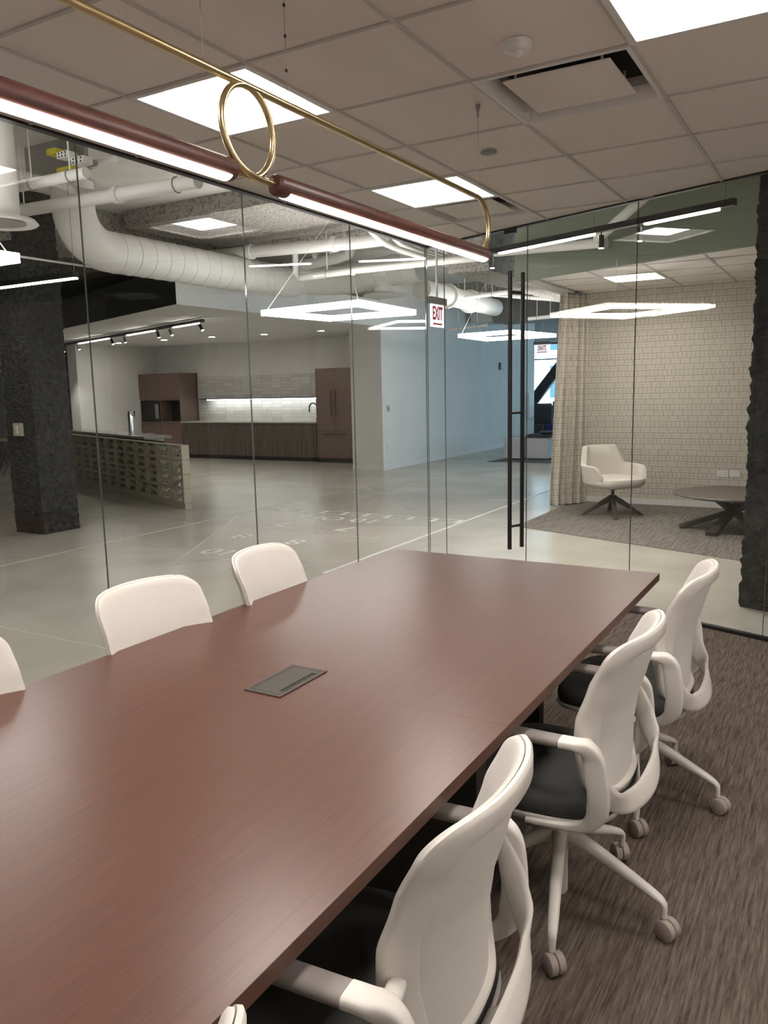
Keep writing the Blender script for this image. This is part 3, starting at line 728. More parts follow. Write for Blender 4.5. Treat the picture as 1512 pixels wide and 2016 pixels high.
for k in range(4):
    a = math.radians(45+90*k+18); d = Vector((math.cos(a), math.sin(a), 0)); l = Vector((-d.y, d.x, 0))
    MB().sweep([d*0.01+Vector((0, 0, .215)), d*0.10+Vector((0, 0, .165)), d*0.30+Vector((0, 0, .035)), d*0.36+Vector((0, 0, .006))], [.028, .027, .024, .022], [.035, .032, .018, .006], l, 10, e=6).build('leg', M_cwood, ac, True)
# coffee table
ct = empty('coffee_table', (-1.04, 9.15, 0.006), 0.0, 'round dark coffee table with crossed plank legs', 'table')
MB().lathe([(0.44, .345), (0.585, .375), (0.59, .385), (0.585, .395), (0.3, .396)], n=64).build('table_top', M_tabletopd, ct, True)
for k in range(3):
    a = math.radians(195+60*k); d = Vector((math.cos(a), math.sin(a), 0)); l = Vector((-d.y, d.x, 0))
    o_ = l*0.03*(k-1)
    MB().sweep([d*0.52+o_+Vector((0, 0, .012)), d*0.05+o_+Vector((0, 0, .17)), d*-0.42+o_+Vector((0, 0, .352))], [.055, .05, .055], [.026, .026, .026], l, 8, e=8).build('leg', M_cwood, ct)

# ------------------------------------------------------------------ square ring pendants
def ring_light(corners, wz, ww, hz, label, cable_pts, name='ring_pendant', glow=M_emitr):
    C = sum((Vector(c) for c in corners), Vector())/len(corners)
    t = empty(name, C, 0, label, 'lamp'); P = [Vector(c)-C for c in corners]
    for i in range(len(P)):
        a, b = P[i], P[(i+1) % len(P)]; d = (b-a).normalized(); n = Vector((-d.y, d.x, 0))*ww/2; e = d*ww/2
        vs = [a-e-n, b+e-n, b+e+n, a-e+n]; z0, z1 = Vector((0, 0, -hz/2)), Vector((0, 0, hz/2))
        MB().add([v+z0 for v in vs]+[v+z1 for v in vs], [(3, 2, 1, 0), (0, 1, 5, 4), (1, 2, 6, 5), (2, 3, 7, 6), (3, 0, 4, 7)]).add([v+z1 for v in vs], [(0, 1, 2, 3)], 1).build('light_bar', [glow, M_emitu if glow is M_emitr else M_white], t)
    for k, q in enumerate(cable_pts):
        a = P[k % len(P)]; MB().tube([a+Vector((0, 0, hz/2)), Vector(q)-C], 0.0022, 6).build('cable', M_pipe, t)
    return t
def sq(c, side, rot):
    r_ = side/math.sqrt(2); return [Vector((c[0]+r_*math.cos(rot+PI/2*k), c[1]+r_*math.sin(rot+PI/2*k), c[2])) for k in range(4)]
h1 = [pz(526, 616, 2.45), pz(705, 597, 2.45), pz(808, 615, 2.45), pz(650, 627, 2.45)]
ring_light(h1, 0, 0.10, 0.06, 'large bright square ring pendant hanging over the floor court', [Vector((-5.1, 7.9, 3.6))]*2)
h2 = [pz(909, 661, 2.42), pz(1008, 653.5, 2.42), pz(1088, 660.5, 2.42), pz(960, 668, 2.42)]
ring_light(h2, 0, 0.09, 0.06, 'bright square ring pendant farther off, before the bluish corridor wall', [Vector((-5.0, 12.6, SLAB))]*2)
h3 = [pz(1116, 620, 2.30), pz(1212, 603, 2.30), pz(1405, 602.5, 2.30), pz(1287, 619, 2.30)]
ring_light(h3, 0, 0.02, 0.028, 'slim square ring pendant in front of the woven lounge wallpaper', [h3[k]+Vector((0, 0, 0.44)) for k in range(4)], glow=M_emitl)
c0_ = pz(13, 506, 2.45) - Vector((0.60, 0.57, 0))
ring_light([v - sum(h1, Vector())/4 + c0_ for v in h1], 0, 0.10, 0.06, 'bright square ring pendant near the dark column, left of the court', [Vector((c0_.x, c0_.y, SLAB))]*3)

# ------------------------------------------------------------------ track lights
def track(name, A, Bp, lit, heads, label, up, hang, watts=0.0, cone=75):
    A, Bp = Vector(A), Vector(Bp); L = (Bp-A).length; d = (Bp-A).normalized(); n = Vector((-d.y, d.x, 0))
    t = empty(name, A, 0, label, 'lamp')
    def sb_(s0, s1, w, z0, z1): a, b = d*s0, d*s1; vs = [a-n*w, b-n*w, b+n*w, a+n*w]; return MB().prism([(v.x, v.y) for v in vs], z0, z1)
    sb_(0, L, 0.027, 0, 0.05).build('track_bar', M_black, t)
    for s0, s1 in lit: sb_(s0*L, s1*L, 0.024, -0.014, -0.001).build('light_bar', M_emitt, t, bevel=0.004)
    for s, lean in heads:
        p = d*s*L; q = p+Vector((0, 0, -0.055)); ax = (Vector((0, 0, -1))+n*lean[0]+d*lean[1]).normalized()
        hd = MB().tube([p, q], 0.006, 8).tube([q-ax*0.03, q+ax*0.075], 0.024, 14).build('spot_head', M_black, t, True)
        MB().tube([q+ax*0.0755, q+ax*0.079], 0.019, 14).build('lamp_face', M_emitd, hd)
        if watts:
            ld = bpy.data.lights.new('spot_beam', 'SPOT'); ld.energy = watts; ld.spot_size = math.radians(cone); ld.spot_blend = 0.6; ld.shadow_soft_size = 0.02; ld.color = (1, 0.94, 0.86)
            lo_ = bpy.data.objects.new('spot_beam', ld); COL.objects.link(lo_); lo_.parent = hd; lo_.location = q+ax*0.085
            lo_.rotation_euler = (-ax).to_track_quat('Z', 'Y').to_euler()
    for s in hang: MB().tube([d*s*L+Vector((0, 0, 0.05)), d*s*L+Vector((0, 0, up))], 0.003, 5).build('hanger_wire', M_boxgrey, t)
ta, tb_ = pz(962, 502, 2.85), pz(1447, 404, 2.85)
track('track_light', ta, tb_, [(0.06, 0.50), (0.70, 0.95)], [(0.02, (0, 0)), (0.53, (0, 0)), (0.68, (0, 0))], 'black ceiling-hung track light outside the glass end wall', SLAB-2.85, (0.03, 0.5, 0.97), 62, 110)
ka, kb = pz(113, 683, 2.66), pz(400, 634, 2.66)
track('track_light', ka, kb, [(0.20, 0.44), (0.57, 0.74), (0.85, 0.98)][0:3], [(0.05, (.3, 0)), (0.19, (.3, .2)), (0.46, (.2, .4)), (0.55, (0.2, 0)), (0.76, (.2, .1)), (0.83, (.3, .3)), (0.985, (.3, .5))], 'black spot track light under the kitchen ceiling', 0.075, (0.1, 0.9), 36, 85)
p0, p1 = px(-60, 552, -7.45), px(150, 546, -7.30)
track('track_light', py(150, 546, 5.2), py(-120, 552, 5.2), [(0.0, 1.0)], [], 'thin linear light hanging before the dark green kitchen soffit', SLAB-2.62, (0.01,))

# ------------------------------------------------------------------ breeze block wall and island
BW = empty('breeze_block_wall', (-7.80, 8.07, 0), math.atan2(1.98, -4.81), 'low wall of pale concrete breeze blocks with geometric openings', 'wall')
bwid, bh, bt = 0.435, 0.2, 0.10
def block_mesh():
    m = MB(); W_, H_, D_ = bwid-0.006, bh-0.005, bt/2
    def bar2(p, q, w, d0, d1):
        p, q = Vector((p[0], 0, p[1])), Vector((q[0], 0, q[1])); d = (q-p).normalized(); n = Vector((-d.z, 0, d.x))*w
        vs = [p-n, q-n, q+n, p+n]
        m.add([v+Vector((0, d0, 0)) for v in vs]+[v+Vector((0, d1, 0)) for v in vs], [(0, 1, 2, 3), (7, 6, 5, 4), (0, 4, 5, 1), (1, 5, 6, 2), (2, 6, 7, 3), (3, 7, 4, 0)])
    f = 0.020; x0, x1, z0, z1 = -W_/2, W_/2, 0, H_
    m.box(x0, x1, -D_, D_, z0, z0+f); m.box(x0, x1, -D_, D_, z1-f, z1); m.box(x0, x0+f*1.7, -D_, D_, z0+f, z1-f); m.box(x1-f*1.7, x1, -D_, D_, z0+f, z1-f)
    a, b = (-0.075, H_/2), (0.075, H_/2)
    bar2(a, b, 0.012, -D_*0.7, D_*0.7)
    for sx_ in (-1, 1):
        c = (sx_*0.075, H_/2)
        for zz in (z0+f*0.7, z1-f*0.7): bar2((sx_*(W_/2-f*1.6), zz), c, 0.012, -D_*0.85, D_*0.85)
        e_ = sx_*(W_/2-f*1.6)
        m.add([(e_, -0.006, z0+f), (c[0], -0.006, c[1]), (e_, -0.006, z1-f), (e_, 0.012, z0+f), (c[0], 0.012, c[1]), (e_, 0.012, z1-f)], [(0, 1, 2), (5, 4, 3), (0, 3, 4, 1), (1, 4, 5, 2), (2, 5, 3, 0)])
    return m
first = None
for r_ in range(4):
    for c_ in range(13):
        loc = (bwid*(c_+0.5)+0.02, 0, 0.075+bh*r_)
        if first is None: first = block_mesh().build('block', M_breeze, BW, loc=loc)
        else: o = first.copy(); COL.objects.link(o); o.location = loc
bx(0.0, bwid*13+0.04, -0.045, 0.045, 0.0, 0.073).build('base_course', M_breeze, BW)
for r_ in range(4): bx(0.0, 0.018, -bt/2-0.004, bt/2+0.004, 0.077+bh*r_, 0.072+bh*(r_+1)).build('end_cap', M_breeze, BW)
isl = empty('kitchen_island', (-7.80, 8.07, 0), math.atan2(1.98, -4.81), 'kitchen island with stone top behind the breeze block wall', 'island')
bx(1.78, 5.4, -0.44, -0.10, 0.08, 0.885).build('body', M_wallw, isl); bx(1.82, 5.35, -0.40, -0.12, 0.0, 0.08).build('plinth', M_black, isl)
bx(0.9, 5.5, -0.098, -0.085, 0.02, 0.885).build('back_panel', M_dark, isl)  # dark sheet added so the block openings look shaded
bx(1.62, 5.6, -0.50, -0.06, 0.885, 0.925).build('countertop', M_stone2, isl, bevel=0.004)
tpw = empty('beer_tap', (0, 0, 0.925), 0, 'chrome cylindrical tap tower on the island top', 'tap'); q = pz(259, 855, 0.925); tpw.location = q
MB().lathe([(0.055, 0), (0.055, 0.008), (0.042, 0.012), (0.042, 0.36), (0.038, 0.37)]).build('tower', M_chrome, tpw, True)
MB().tube([(0.03, 0, 0.31), (0.11, 0, 0.31), (0.12, 0, 0.27)], 0.012, 10).build('spout', M_chrome, tpw, True)
MB().tube([(0.09, 0, 0.31), (0.10, 0.0, 0.37)], [0.008, 0.013], 10).build('lever', M_black, tpw, True)
sk = bx(-0.2, 0.2, -0.12, 0.12, 0.0, 0.006).build('drip_tray', M_chrome, None, bevel=0.002); q = pz(280, 853, 0.925); sk.location = q; sk.rotation_euler = (0, 0, math.atan2(1.98, -4.81)); tag(sk, 'bright metal drip tray set beside the tap tower', 'tray')

# ------------------------------------------------------------------ kitchen run
KF, KB = 14.58, 15.25
tc_ = empty('tall_cabinet', (-15.01, KF, 0), 0, 'tall brown kitchen cabinet with microwave niche', 'cabinet')
w0, w1 = -0.53, 0.83
MB().box(w0, w1, 0.60, KB-KF-0.003, 0.0, 2.06).box(w0, w0+0.02, 0.02, 0.62, 0.08, 2.06).box(w1-0.02, w1, 0.02, 0.62, 0.08, 2.06).box(w0+0.02, w1-0.02, 0.02, 0.6, 0.85, 0.88).box(w0+0.02, w1-0.02, 0.02, 0.6, 1.40, 1.43).box(w0+.02, w1-.02, 0.02, 0.6, 2.03, 2.06).box(0.14, 0.16, 0.02, 0.6, 0.88, 1.40).build('carcass', M_brown, tc_)
bx(w0, w1, 0.06, 0.6, 0.0, 0.08).build('plinth', M_black, tc_)
for a, b in ((w0, 0.149), (0.151, w1)):
    bx(a+.002, b-.002, 0, 0.02, 1.432, 2.058).build('door', M_brown, tc_)
    lo = bx(a+.002, b-.002, 0, 0.02, 0.085, 0.848).build('drawer_front', M_brown, tc_)
    bx((a+b)/2-0.08, (a+b)/2+0.08, -0.012, 0.0, 0.825, 0.835).build('pull', M_black, lo)
bx(0.162, w1-0.022, 0.4, 0.41, 0.882, 1.398).build('niche_back', M_dark, tc_)
mw = empty('microwave', (-15.21, KF+0.02, 0.882), 0, 'black built-in microwave in the brown kitchen cabinet', 'microwave')
bx(-0.315, 0.315, 0, 0.42, 0, 0.50).build('body', M_black, mw); bx(-0.235, 0.135, -0.008, 0, 0.09, 0.41).build('door_glass', mat('mw_glass', (0.02, 0.02, 0.02), 0.08), mw); bx(0.17, 0.29, -0.006, 0, 0.07, 0.43).build('control_panel', M_boxgrey, mw)
bx(-0.27, -0.25, -0.02, 0, 0.08, 0.42).build('handle', M_steel, mw)
xs = [-14.18, -13.38, -12.58, -11.78, -10.98, -10.16]
for k in range(5):
    a, b = xs[k], xs[k+1]
    t = empty('base_cabinet', ((a+b)/2, KF, 0), 0, 'dark wood base cabinet, %s along the kitchen wall from the tall cabinet' % ('first', 'second', 'third', 'fourth', 'fifth')[k], 'cabinet', 'dark kitchen base cabinets')
    hw = (b-a)/2
    bx(-hw+.001, hw-.001, 0.022, 0.62, 0.09, 0.85).build('carcass', M_drkwood, t); bx(-hw, hw, 0.07, 0.6, 0, 0.09).build('plinth', M_black, t)
    for s in (-1, 1):
        bx(min(0.002*s, (hw-.002)*s), max(0.002*s, (hw-.002)*s), 0, 0.02, 0.095, 0.845).build('door', M_drkwood, t)
tag(bx(-14.185, -10.155, KF-0.02, KB-0.002, 0.852, 0.885).build('countertop', M_stone, None, bevel=0.003), 'pale stone worktop along the dark base cabinets', 'worktop')
bs = empty('backsplash', (-14.18, KB, 0.885), 0, 'marble-look stacked tile backsplash behind the kitchen worktop', 'backsplash')
bx(0, 4.03, -0.004, -0.0005, 0, 1.07).build('grout', mat('grout', (0.30, 0.29, 0.27), 0.8), bs)
tms = []
for k in range(3):
    o = bx(0.002, 0.2860, -0.011, -0.003, 0.002, 0.0745).build('tile', TILES[k], bs); tms.append(o)
used = [False]*3
for r_ in range(14):
    for c_ in range(14):
        k = random.randrange(3); loc = (0.2878*c_, 0, 0.0764*r_)
        o = tms[k]
        if used[k]: o = tms[k].copy(); COL.objects.link(o)
        used[k] = True; o.location = loc
for x in (0.85, 2.15, 3.6):
    t = empty('wall_outlet', (-14.18+x, KB-0.012, 1.12), 0, 'small pale outlet on the tiled backsplash, %s' % {0.85: 'nearest the tall cabinet', 2.15: 'mid run', 3.6: 'beside the black faucet'}[x], 'outlet', 'backsplash outlets')
    bx(-.05, .05, -.006, 0, -.04, .04).build('cover_plate', M_plate, t); bx(-.03, .03, -.008, -.006, -.015, .015).build('socket', M_white, t)
sl = empty('shelf_light', (-13.75, KB-0.02, 1.39), 0, 'thin glowing LED shelf strip across the tiled backsplash', 'shelf light')
bx(-0.3, 3.60, -0.16, 0.006, 0.012, 0.028).build('shelf_plate', M_steel, sl); bx(0.0, 3.6, -0.155, -0.12, -0.008, 0.011).build('led_strip', M_emits, sl)
fc = empty('kitchen_faucet', (-10.45, 15.05, 0.885), 0, 'tall black gooseneck faucet on the pale worktop', 'faucet')
MB().lathe([(0.028, 0), (0.028, 0.05), (0.02, 0.06)], n=16).build('base', M_black, fc, True)
MB().tube([(0, 0, 0.05), (0, 0, 0.30)]+[(-0.10+0.10*math.cos(PI*k/12), -0.02*k/12, 0.30+0.10*math.sin(PI*k/12)) for k in range(1, 13)]+[(-0.20, -0.02, 0.20)], 0.016, 10).build('spout', M_black, fc, True)
MB().tube([(0.02, 0, 0.08), (0.08, 0, 0.12)], 0.009, 8).build('lever', M_black, fc, True)
fr_ = empty('refrigerator', (-9.66, KF-0.02, 0), 0, 'tall brown panelled refrigerator with twin bar handles', 'refrigerator')
bx(-0.475, 0.475, 0.03, 0.66, 0.0, 2.035).build('body', M_brown, fr_); bx(-0.46, 0.46, 0.005, 0.03, 0.0, 0.09).build('grille', M_dark, fr_)
for s in (-1, 1):
    d_ = bx(min(s*.002, s*.473), max(s*.002, s*.473), 0, 0.03, 0.70, 2.033).build('door', M_brown, fr_)
    MB().tube([(s*.055, 0, 1.02), (s*.055, -.04, 1.02), (s*.055, -.04, 1.55), (s*.055, 0, 1.55)], 0.011, 8).build('handle', M_cwood, d_, False)
d_ = bx(-.473, .473, 0, 0.03, 0.10, 0.694).build('freezer_drawer', M_brown, fr_)
MB().tube([(-.26, 0, .63), (-.26, -.04, .63), (.26, -.04, .63), (.26, 0, .63)], 0.011, 8).build('handle', M_cwood, d_)
for k, p in enumerate([(632, 651), (520, 658), (417, 663), (323, 669), (233, 675)]):
    q = pz(*p, KZ); t = empty('downlight', q, 0, 'small round recessed downlight in kitchen ceiling, %s from the refrigerator' % ('first', 'second', 'third', 'fourth', 'fifth')[k], 'light', 'kitchen ceiling downlights')
    MB().lathe([(0.085, 0), (0.085, -0.006), (0.068, -0.008), (0.066, 0.0)]).build('trim_ring', M_white, t, True); MB().lathe([(0.064, -0.001), (0.064, -0.005)]).build('lamp_face', M_emitd, t)

# ------------------------------------------------------------------ ducts
def duct(name, pts, r, label, seam_step=0.22, extra=None):
    t = empty(name, pts[0], 0, label, 'duct'); o = Vector(pts[0]); P = [Vector(p)-o for p in pts]
    MB().tube(P, r, 32).build('duct_body', M_duct, t, True)
    acc = 0
    for a, b in zip(P, P[1:]):
        L = (b-a).length
        if L < 0.3: continue
        k = seam_step*0.5
        while k < L:
            q = a.lerp(b, k/L); d = (b-a).normalized(); MB().tube([q-d*.006, q-d*.003, q+d*.003, q+d*.006], [r+.0005, r+.006, r+.006, r+.0005], 32).build('seam', M_duct, t, True); k += seam_step
    return t
def arc(c, r, u, v, n=8): c, u, v = Vector(c), Vector(u), Vector(v); return [c+(u*math.cos(PI/2*k/n)+v*math.sin(PI/2*k/n))*r for k in range(n+1)]
DX, DZ = -7.20, 3.13
pA = [(DX, 6.02, SLAB-0.02)] + arc((DX, 6.42, DZ+0.40), 0.40, (0, -1, 0), (0, 0, -1)) + [(DX, 9.75, DZ)] + arc((DX+0.55, 9.95, DZ+0.08), 0.55, (-1, 0, 0), (0, 1, 0))[1:] + [(-5.42, 10.5, DZ+0.16)]
duct('air_duct', pA, 0.22, 'large white spiral duct running along the kitchen soffit')
dcp = Vector((-6.02, 10.5, 0))
t = empty('duct_diffuser', (dcp.x, dcp.y, 2.955), 0, 'round white diffuser under the bend of the large duct', 'air vent')
MB().lathe([(0.16, 0.15), (0.16, 0.0), (0.30, -0.02), (0.325, -0.045), (0.30, -0.05)], n=36).build('collar', M_duct, t, True); MB().lathe([(0.29, -0.044), (0.2, -0.035), (0.05, -0.03)], n=36).build('cone', M_boxgrey, t, True)
pC = [(DX, 5.02, SLAB-0.02)] + arc((DX, 4.62, DZ+0.42), 0.40, (0, 1, 0), (0, 0, -1)) + [(DX, 1.5, DZ+0.02)]
duct('air_duct', pC, 0.22, 'large white duct bending upward before the dark kitchen soffit')
q = pz(0, 437, 2.98)
t = empty('duct_diffuser', q, 0, 'round white ring diffuser hanging near the left glass wall', 'air vent')
MB().lathe([(0.16, SLAB-2.98), (0.16, 0.05), (0.27, 0.02), (0.295, -0.01), (0.28, -0.02), (0.22, -0.005)], n=36).build('collar', M_duct, t, True); MB().lathe([(0.20, -0.012), (0.19, 0.0), (0.05, 0.01)], n=36).build('cone', M_boxgrey, t, True)

# ------------------------------------------------------------------ pipes, conduits, boxes
def pipe(pts, r, label, hang=(), joints=(), cat='pipe', name='pipe', group=None):
    o = Vector(pts[0]); P = [Vector(p)-o for p in pts]; t = empty(name, o, 0, label, cat, group)
    MB().tube(P, r, 14).build('pipe_run', M_pipe, t, True)
    a, b = P[0], P[-1]
    for s in hang:
        q = a.lerp(b, s); top = SLAB-o.z
        hg = MB().tube([q+Vector((0, 0, r)), Vector((q.x, q.y, top))], 0.006, 6).build('hanger_rod', M_pipe, t)
        MB().tube([q+Vector((0, (r+.006)*math.cos(2*PI*k/12), (r+.006)*math.sin(2*PI*k/12))) for k in range(13)], 0.005, 5).build('clevis', M_boxgrey, hg)
    for s in joints:
        q = a.lerp(b, s); d = (b-a).normalized(); MB().tube([q-d*.03, q+d*.03], r*1.3, 14).build('coupling', M_pipe, t, True)
    return t
pipe([py(30, 417, 5.0), py(390, 357, 5.0)], 0.055, 'thick white pipe crossing under the slab beside the left glass wall', (0.06, 0.9), (0.6,))
a_, b_ = py(60, 352, 5.15), py(240, 314, 5.15)
pipe([b_, a_+Vector((0.1, 0, 0)), a_+Vector((0.0, 0.1, 0)), a_+Vector((0.1, 0.2, 0)), py(150, 376, 5.6), py(235, 392, 5.8)], 0.045, 'white pipe with a hairpin bend near the yellow-marked boxes')
pipe([py(20, 371, 4.7), py(170, 340, 4.7)], 0.045, 'short white pipe stub behind the hairpin pipe', (0.3, 0.8))
pipe([Vector((-7.62, 2.0, 3.02)), Vector((-7.62, 8.0, 3.02))], 0.012, 'thin white conduit along the top of the dark green soffit', (), (), 'conduit')
pipe([py(395, 505, 8.7), py(700, 478, 8.7), py(760, 471, 8.7)], 0.075, 'white pipe below the rough sprayed beam', (), (0.3, 0.75))
pipe([py(590, 548, 9.0), py(582, 540, 9.0), py(581, 500, 9.0)], 0.04, 'white drop pipe meeting the big duct', ())
pipe([py(592, 547, 9.0), py(700, 532, 9.0), py(960, 505, 9.0)], 0.045, 'long white pipe passing above the exit sign', (0.16,), ())
pipe([py(560, 527, 9.9), py(660, 508, 9.9), py(685, 500, 9.9), py(693, 480, 9.9), py(694, 472, 9.9)], 0.085, 'thick white pipe with elbow turning up to the slab', (), (0.5, 0.72))
for k, (dx, lab) in enumerate(((-0.1, 'curved white flexible conduit over the court, lower one'), (0.2, 'curved white flexible conduit over the court, middle one'), (0.5, 'curved white flexible conduit over the court, upper one'))):
    pipe(smooth_path([py(665+55*k, 420+6*k, 8.1+dx), py(715+40*k, 440+2*k, 8.2+dx), py(760+30*k, 480, 8.5+dx), py(840, 508-8*k, 8.9+dx)], 5), 0.035, lab, (), (), 'conduit', 'flexible_conduit')
def gpl(x, y, off=-0.2):
    d = ray(x, y); P0 = GL + N1*off; return O + d*((P0-O).dot(N1)/d.dot(N1))
pipe([gpl(975, 497), gpl(1190, 478)], 0.045, 'white capped pipe behind the black track light', (), (0.985,))
pipe([gpl(1175, 472, -0.28), gpl(1258, 398, -0.32), gpl(1300, 360, -0.34)], 0.045, 'white branch pipe rising from the capped pipe', ())
for k, (x0, y0, x1, y1, Y0, Y1) in enumerate(((820, 503, 1000, 560, 9.9, 16.0), (850, 500, 1005, 553, 9.9, 16.0), (900, 575, 1095, 590, 14.5, 14.5), (880, 650, 960, 640, 15.5, 15.5), (1040, 628, 1098, 622, 15.0, 15.0), (880, 590, 1000, 575, 13.0, 13.0))):
    if k > 1: pipe([py(x0, y0, Y0), py(x1, y1, Y1)], 0.035, 'thin white pipe in the open ceiling beyond the door, %s' % ('over the beam', 'beside the beam', 'under the slab', 'low by the exit sign', 'beside the curtain', 'mid way')[k], (0.3, 0.75) if k > 1 else (), (), 'pipe')
pipe([py(830, 570, 11.5), py(975, 606, 15.0)], 0.16, 'grey insulated main running down the corridor ceiling', (), (0.3, 0.6))
for k in range(5): pipe([(-4.95-0.10*k, 9.7, 3.36), (-4.95-0.10*k, 16.3, 3.36)], 0.016, 'thin white conduit in the walkway ceiling bundle, %s from the rough beam' % ('first', 'second', 'third', 'fourth', 'fifth')[k], (0.2, 0.7), (), 'conduit', 'conduit', 'parallel conduits over the walkway')
q = py(962, 618, 17.4); t = empty('duct_box', q, 0, 'boxy rectangular duct above the corridor', 'duct')
bx(-0.40, 0.1, -0.1, 0.9, -0.18, 0.45).build('duct_body', M_duct, t); bx(0.1, 1.6, 0.0, 0.85, -0.2, 0.5).build('duct_section', M_boxgrey, t)  # second box is a wider grey section of the duct
for u_ in (-0.3, 1.4): MB().tube([(u_, 0.4, 0.3), (u_, 0.4, SLAB-q.z)], 0.008, 6).build('hanger_rod', M_pipe, t)
for k, (x0, y0, x1, y1, m_, lab) in enumerate(((92, 290, 108, 306, M_gold, 'yellow label box under the slab, upper'), (112, 295, 132, 313, M_duct, 'pale perforated junction box by the yellow label'), (112, 325, 140, 343, M_gold, 'yellow label box under the slab, lower'), (140, 305, 163, 325, M_duct, 'pale perforated junction box beside the glass joint'))):
    a_, b_ = py(x0, y1, 4.85), py(x1, y0, 4.85); t = empty('junction_box', a_, 0, lab, 'box')
    bx(0, b_.x-a_.x, 0, 0.1, 0, b_.z-a_.z).build('cover', m_, t); bx(0.01, b_.x-a_.x-0.01, 0.1, 0.16, 0.01, b_.z-a_.z-.01).build('body', M_boxgrey, t)
    if m_ is M_duct:
        for u in (0.2, 0.5, 0.8):
            for v in (0.25, 0.75): MB().tube([((b_.x-a_.x)*u, 0.001, (b_.z-a_.z)*v), ((b_.x-a_.x)*u, -0.002, (b_.z-a_.z)*v)], 0.009, 8).build('knockout', M_dark, t)
a_, b_ = py(95, 345, 5.05), py(150, 300, 5.05)
t = bx(a_.x-0.3, b_.x+0.1, 5.05, 5.09, a_.z-0.02, SLAB).build('hung_panel', M_boxgrey); tag(t, 'grey backing panel behind the yellow-marked boxes', 'panel')

# ------------------------------------------------------------------ exit signs
def sign(loc, xa, text, w, h, label, mirror=False, arrow=True):
    t = empty('exit_sign' if text == 'EXIT' else 'stairs_sign', loc, 0, label, 'sign'); xa = Vector(xa).normalized(); up = Vector((0, 0, 1)); n = xa.cross(up)
    Mx = basis(xa, up, (0, 0, 0))
    bx(-w/2, w/2, -h/2, h/2, -0.006, 0.006, M=Mx).build('sign_panel', M_sign, t)
    bx(-w/2-.03, w/2+.03, h/2, h/2+0.07, -0.03, 0.03, M=Mx).build('housing', M_boxgrey, t)
    MB().tube([(0, 0, h/2+0.07), (0, 0, SLAB-loc[2])], 0.012, 8).build('stem', M_pipe, t)
    sx = -1 if mirror else 1
    text_mesh(text, h*0.80, M_red, 'lettering', t, Mx @ Matrix.Translation((0, h*0.08, 0.0065)) @ Matrix.Diagonal((sx, 1, 1, 1)), 0.0008, h*0.022, 0.62 if text == 'EXIT' else 0.42)
    ar = MB(); y = -h*0.36; L = w*0.36
    ar.add([Mx @ Vector(v) for v in ((-L, y, .0066), (-L+.03, y-.018, .0066), (-L+.03, y-.008, .0066), (L-.03, y-.008, .0066), (L-.03, y-.018, .0066), (L, y, .0066), (L-.03, y+.018, .0066), (L-.03, y+.008, .0066), (-L+.03, y+.008, .0066), (-L+.03, y+.018, .0066))], [tuple(range(10))])
    ar.build('arrow', M_red, t)
sign(Vector(O + ray(860.5, 622)*8.5), (0, 1, 0), 'EXIT', 0.31, 0.235, 'white EXIT sign with red letters and arrow, hung in the walkway')
sign(py(1067, 687, 18.5), (1, 0, 0), 'STAIRS', 0.34, 0.20, 'white STAIRS sign with red letters seen reversed from behind', True)

# ------------------------------------------------------------------ far office: bench, screens, brace, alarm, facade
def thing_box(name, parts, loc, label, cat, rz=0):
    t = empty(name, loc, rz, label, cat)
    for nm, b, m_ in parts: bx(*b).build(nm, m_, t, bevel=0.006)
    return t
thing_box('bench', [('cabinet_body', (-0.45, 0.0, 0, 0.55, 0.02, 0.46), M_benchw), ('seat_cushion', (-0.48, 0.08, -0.02, 0.57, 0.465, 0.53), M_cush)], (-5.50, 16.35, 0.011), 'white bench cabinet with dark cushion by the curtain', 'bench')
thing_box('bench', [('cabinet_body', (-0.42, 0.0, 0, 0.5, 0.02, 0.47), M_benchw), ('side_panel', (0.0, 0.02, 0, 0.5, 0.02, 0.48), M_benchw)], (-6.02, 16.25, 0.011), 'white low cabinet against the bluish corridor wall', 'cabinet')
pl_ = MB().lathe([(0.02, 0), (0.16, 0.02), (0.19, 0.06), (0.16, 0.10), (0.02, 0.12)], n=20).build('pillow', M_steel, None, True); pl_.location = (-5.62, 16.62, 0.541); pl_.scale = (0.8, 1.2, 0.6); tag(pl_, 'dark pillow lying on the bench cushion', 'pillow')
tag(MB().prism([(-6.6, 15.72), (-3.4, 15.9), (-3.4, 20.0), (-6.2, 20.0)], 0.0, 0.010).build('rug', mat('rug_grey', (0.10, 0.10, 0.10), 0.95)), 'dark grey rug under the far bench', 'rug')
for k, (x0, x1, m_, zz, lab) in enumerate(((-8.35, -7.66, M_steel, 1.04, 'dark high-back lounge seat by the far windows'), (-7.64, -6.4, M_blue, 1.10, 'blue high-back lounge seat by the far windows'))):
    t = empty('lounge_seat', ((x0+x1)/2, 23.2, 0), 0, lab, 'sofa'); hw = (x1-x0)/2
    bx(-hw, hw, -0.08, 0.0, 0.14, zz).build('back_panel', m_, t, bevel=0.03); bx(-hw, hw, -0.7, -0.08, 0.14, 0.45).build('seat', m_, t, bevel=0.03)
    for sx_ in (-1, 1):
        for sy_ in (-0.62, -0.1): MB().tube([(sx_*(hw-.06), sy_, 0), (sx_*(hw-.06), sy_, .14)], .015, 8).build('leg', M_black, t)
a_, b_ = py(1047, 790, 24.6), py(1112, 706, 24.6); d_ = (b_-a_).normalized(); a_ = a_ - d_*(a_.z/d_.z); b_ = b_ + d_*((SLAB-b_.z)/d_.z)
m = MB(); up_ = Vector((-d_.z, 0, d_.x))*0.15
vs = [a_-up_, b_-up_, b_+up_, a_+up_]; off = Vector((0, 0.2, 0))
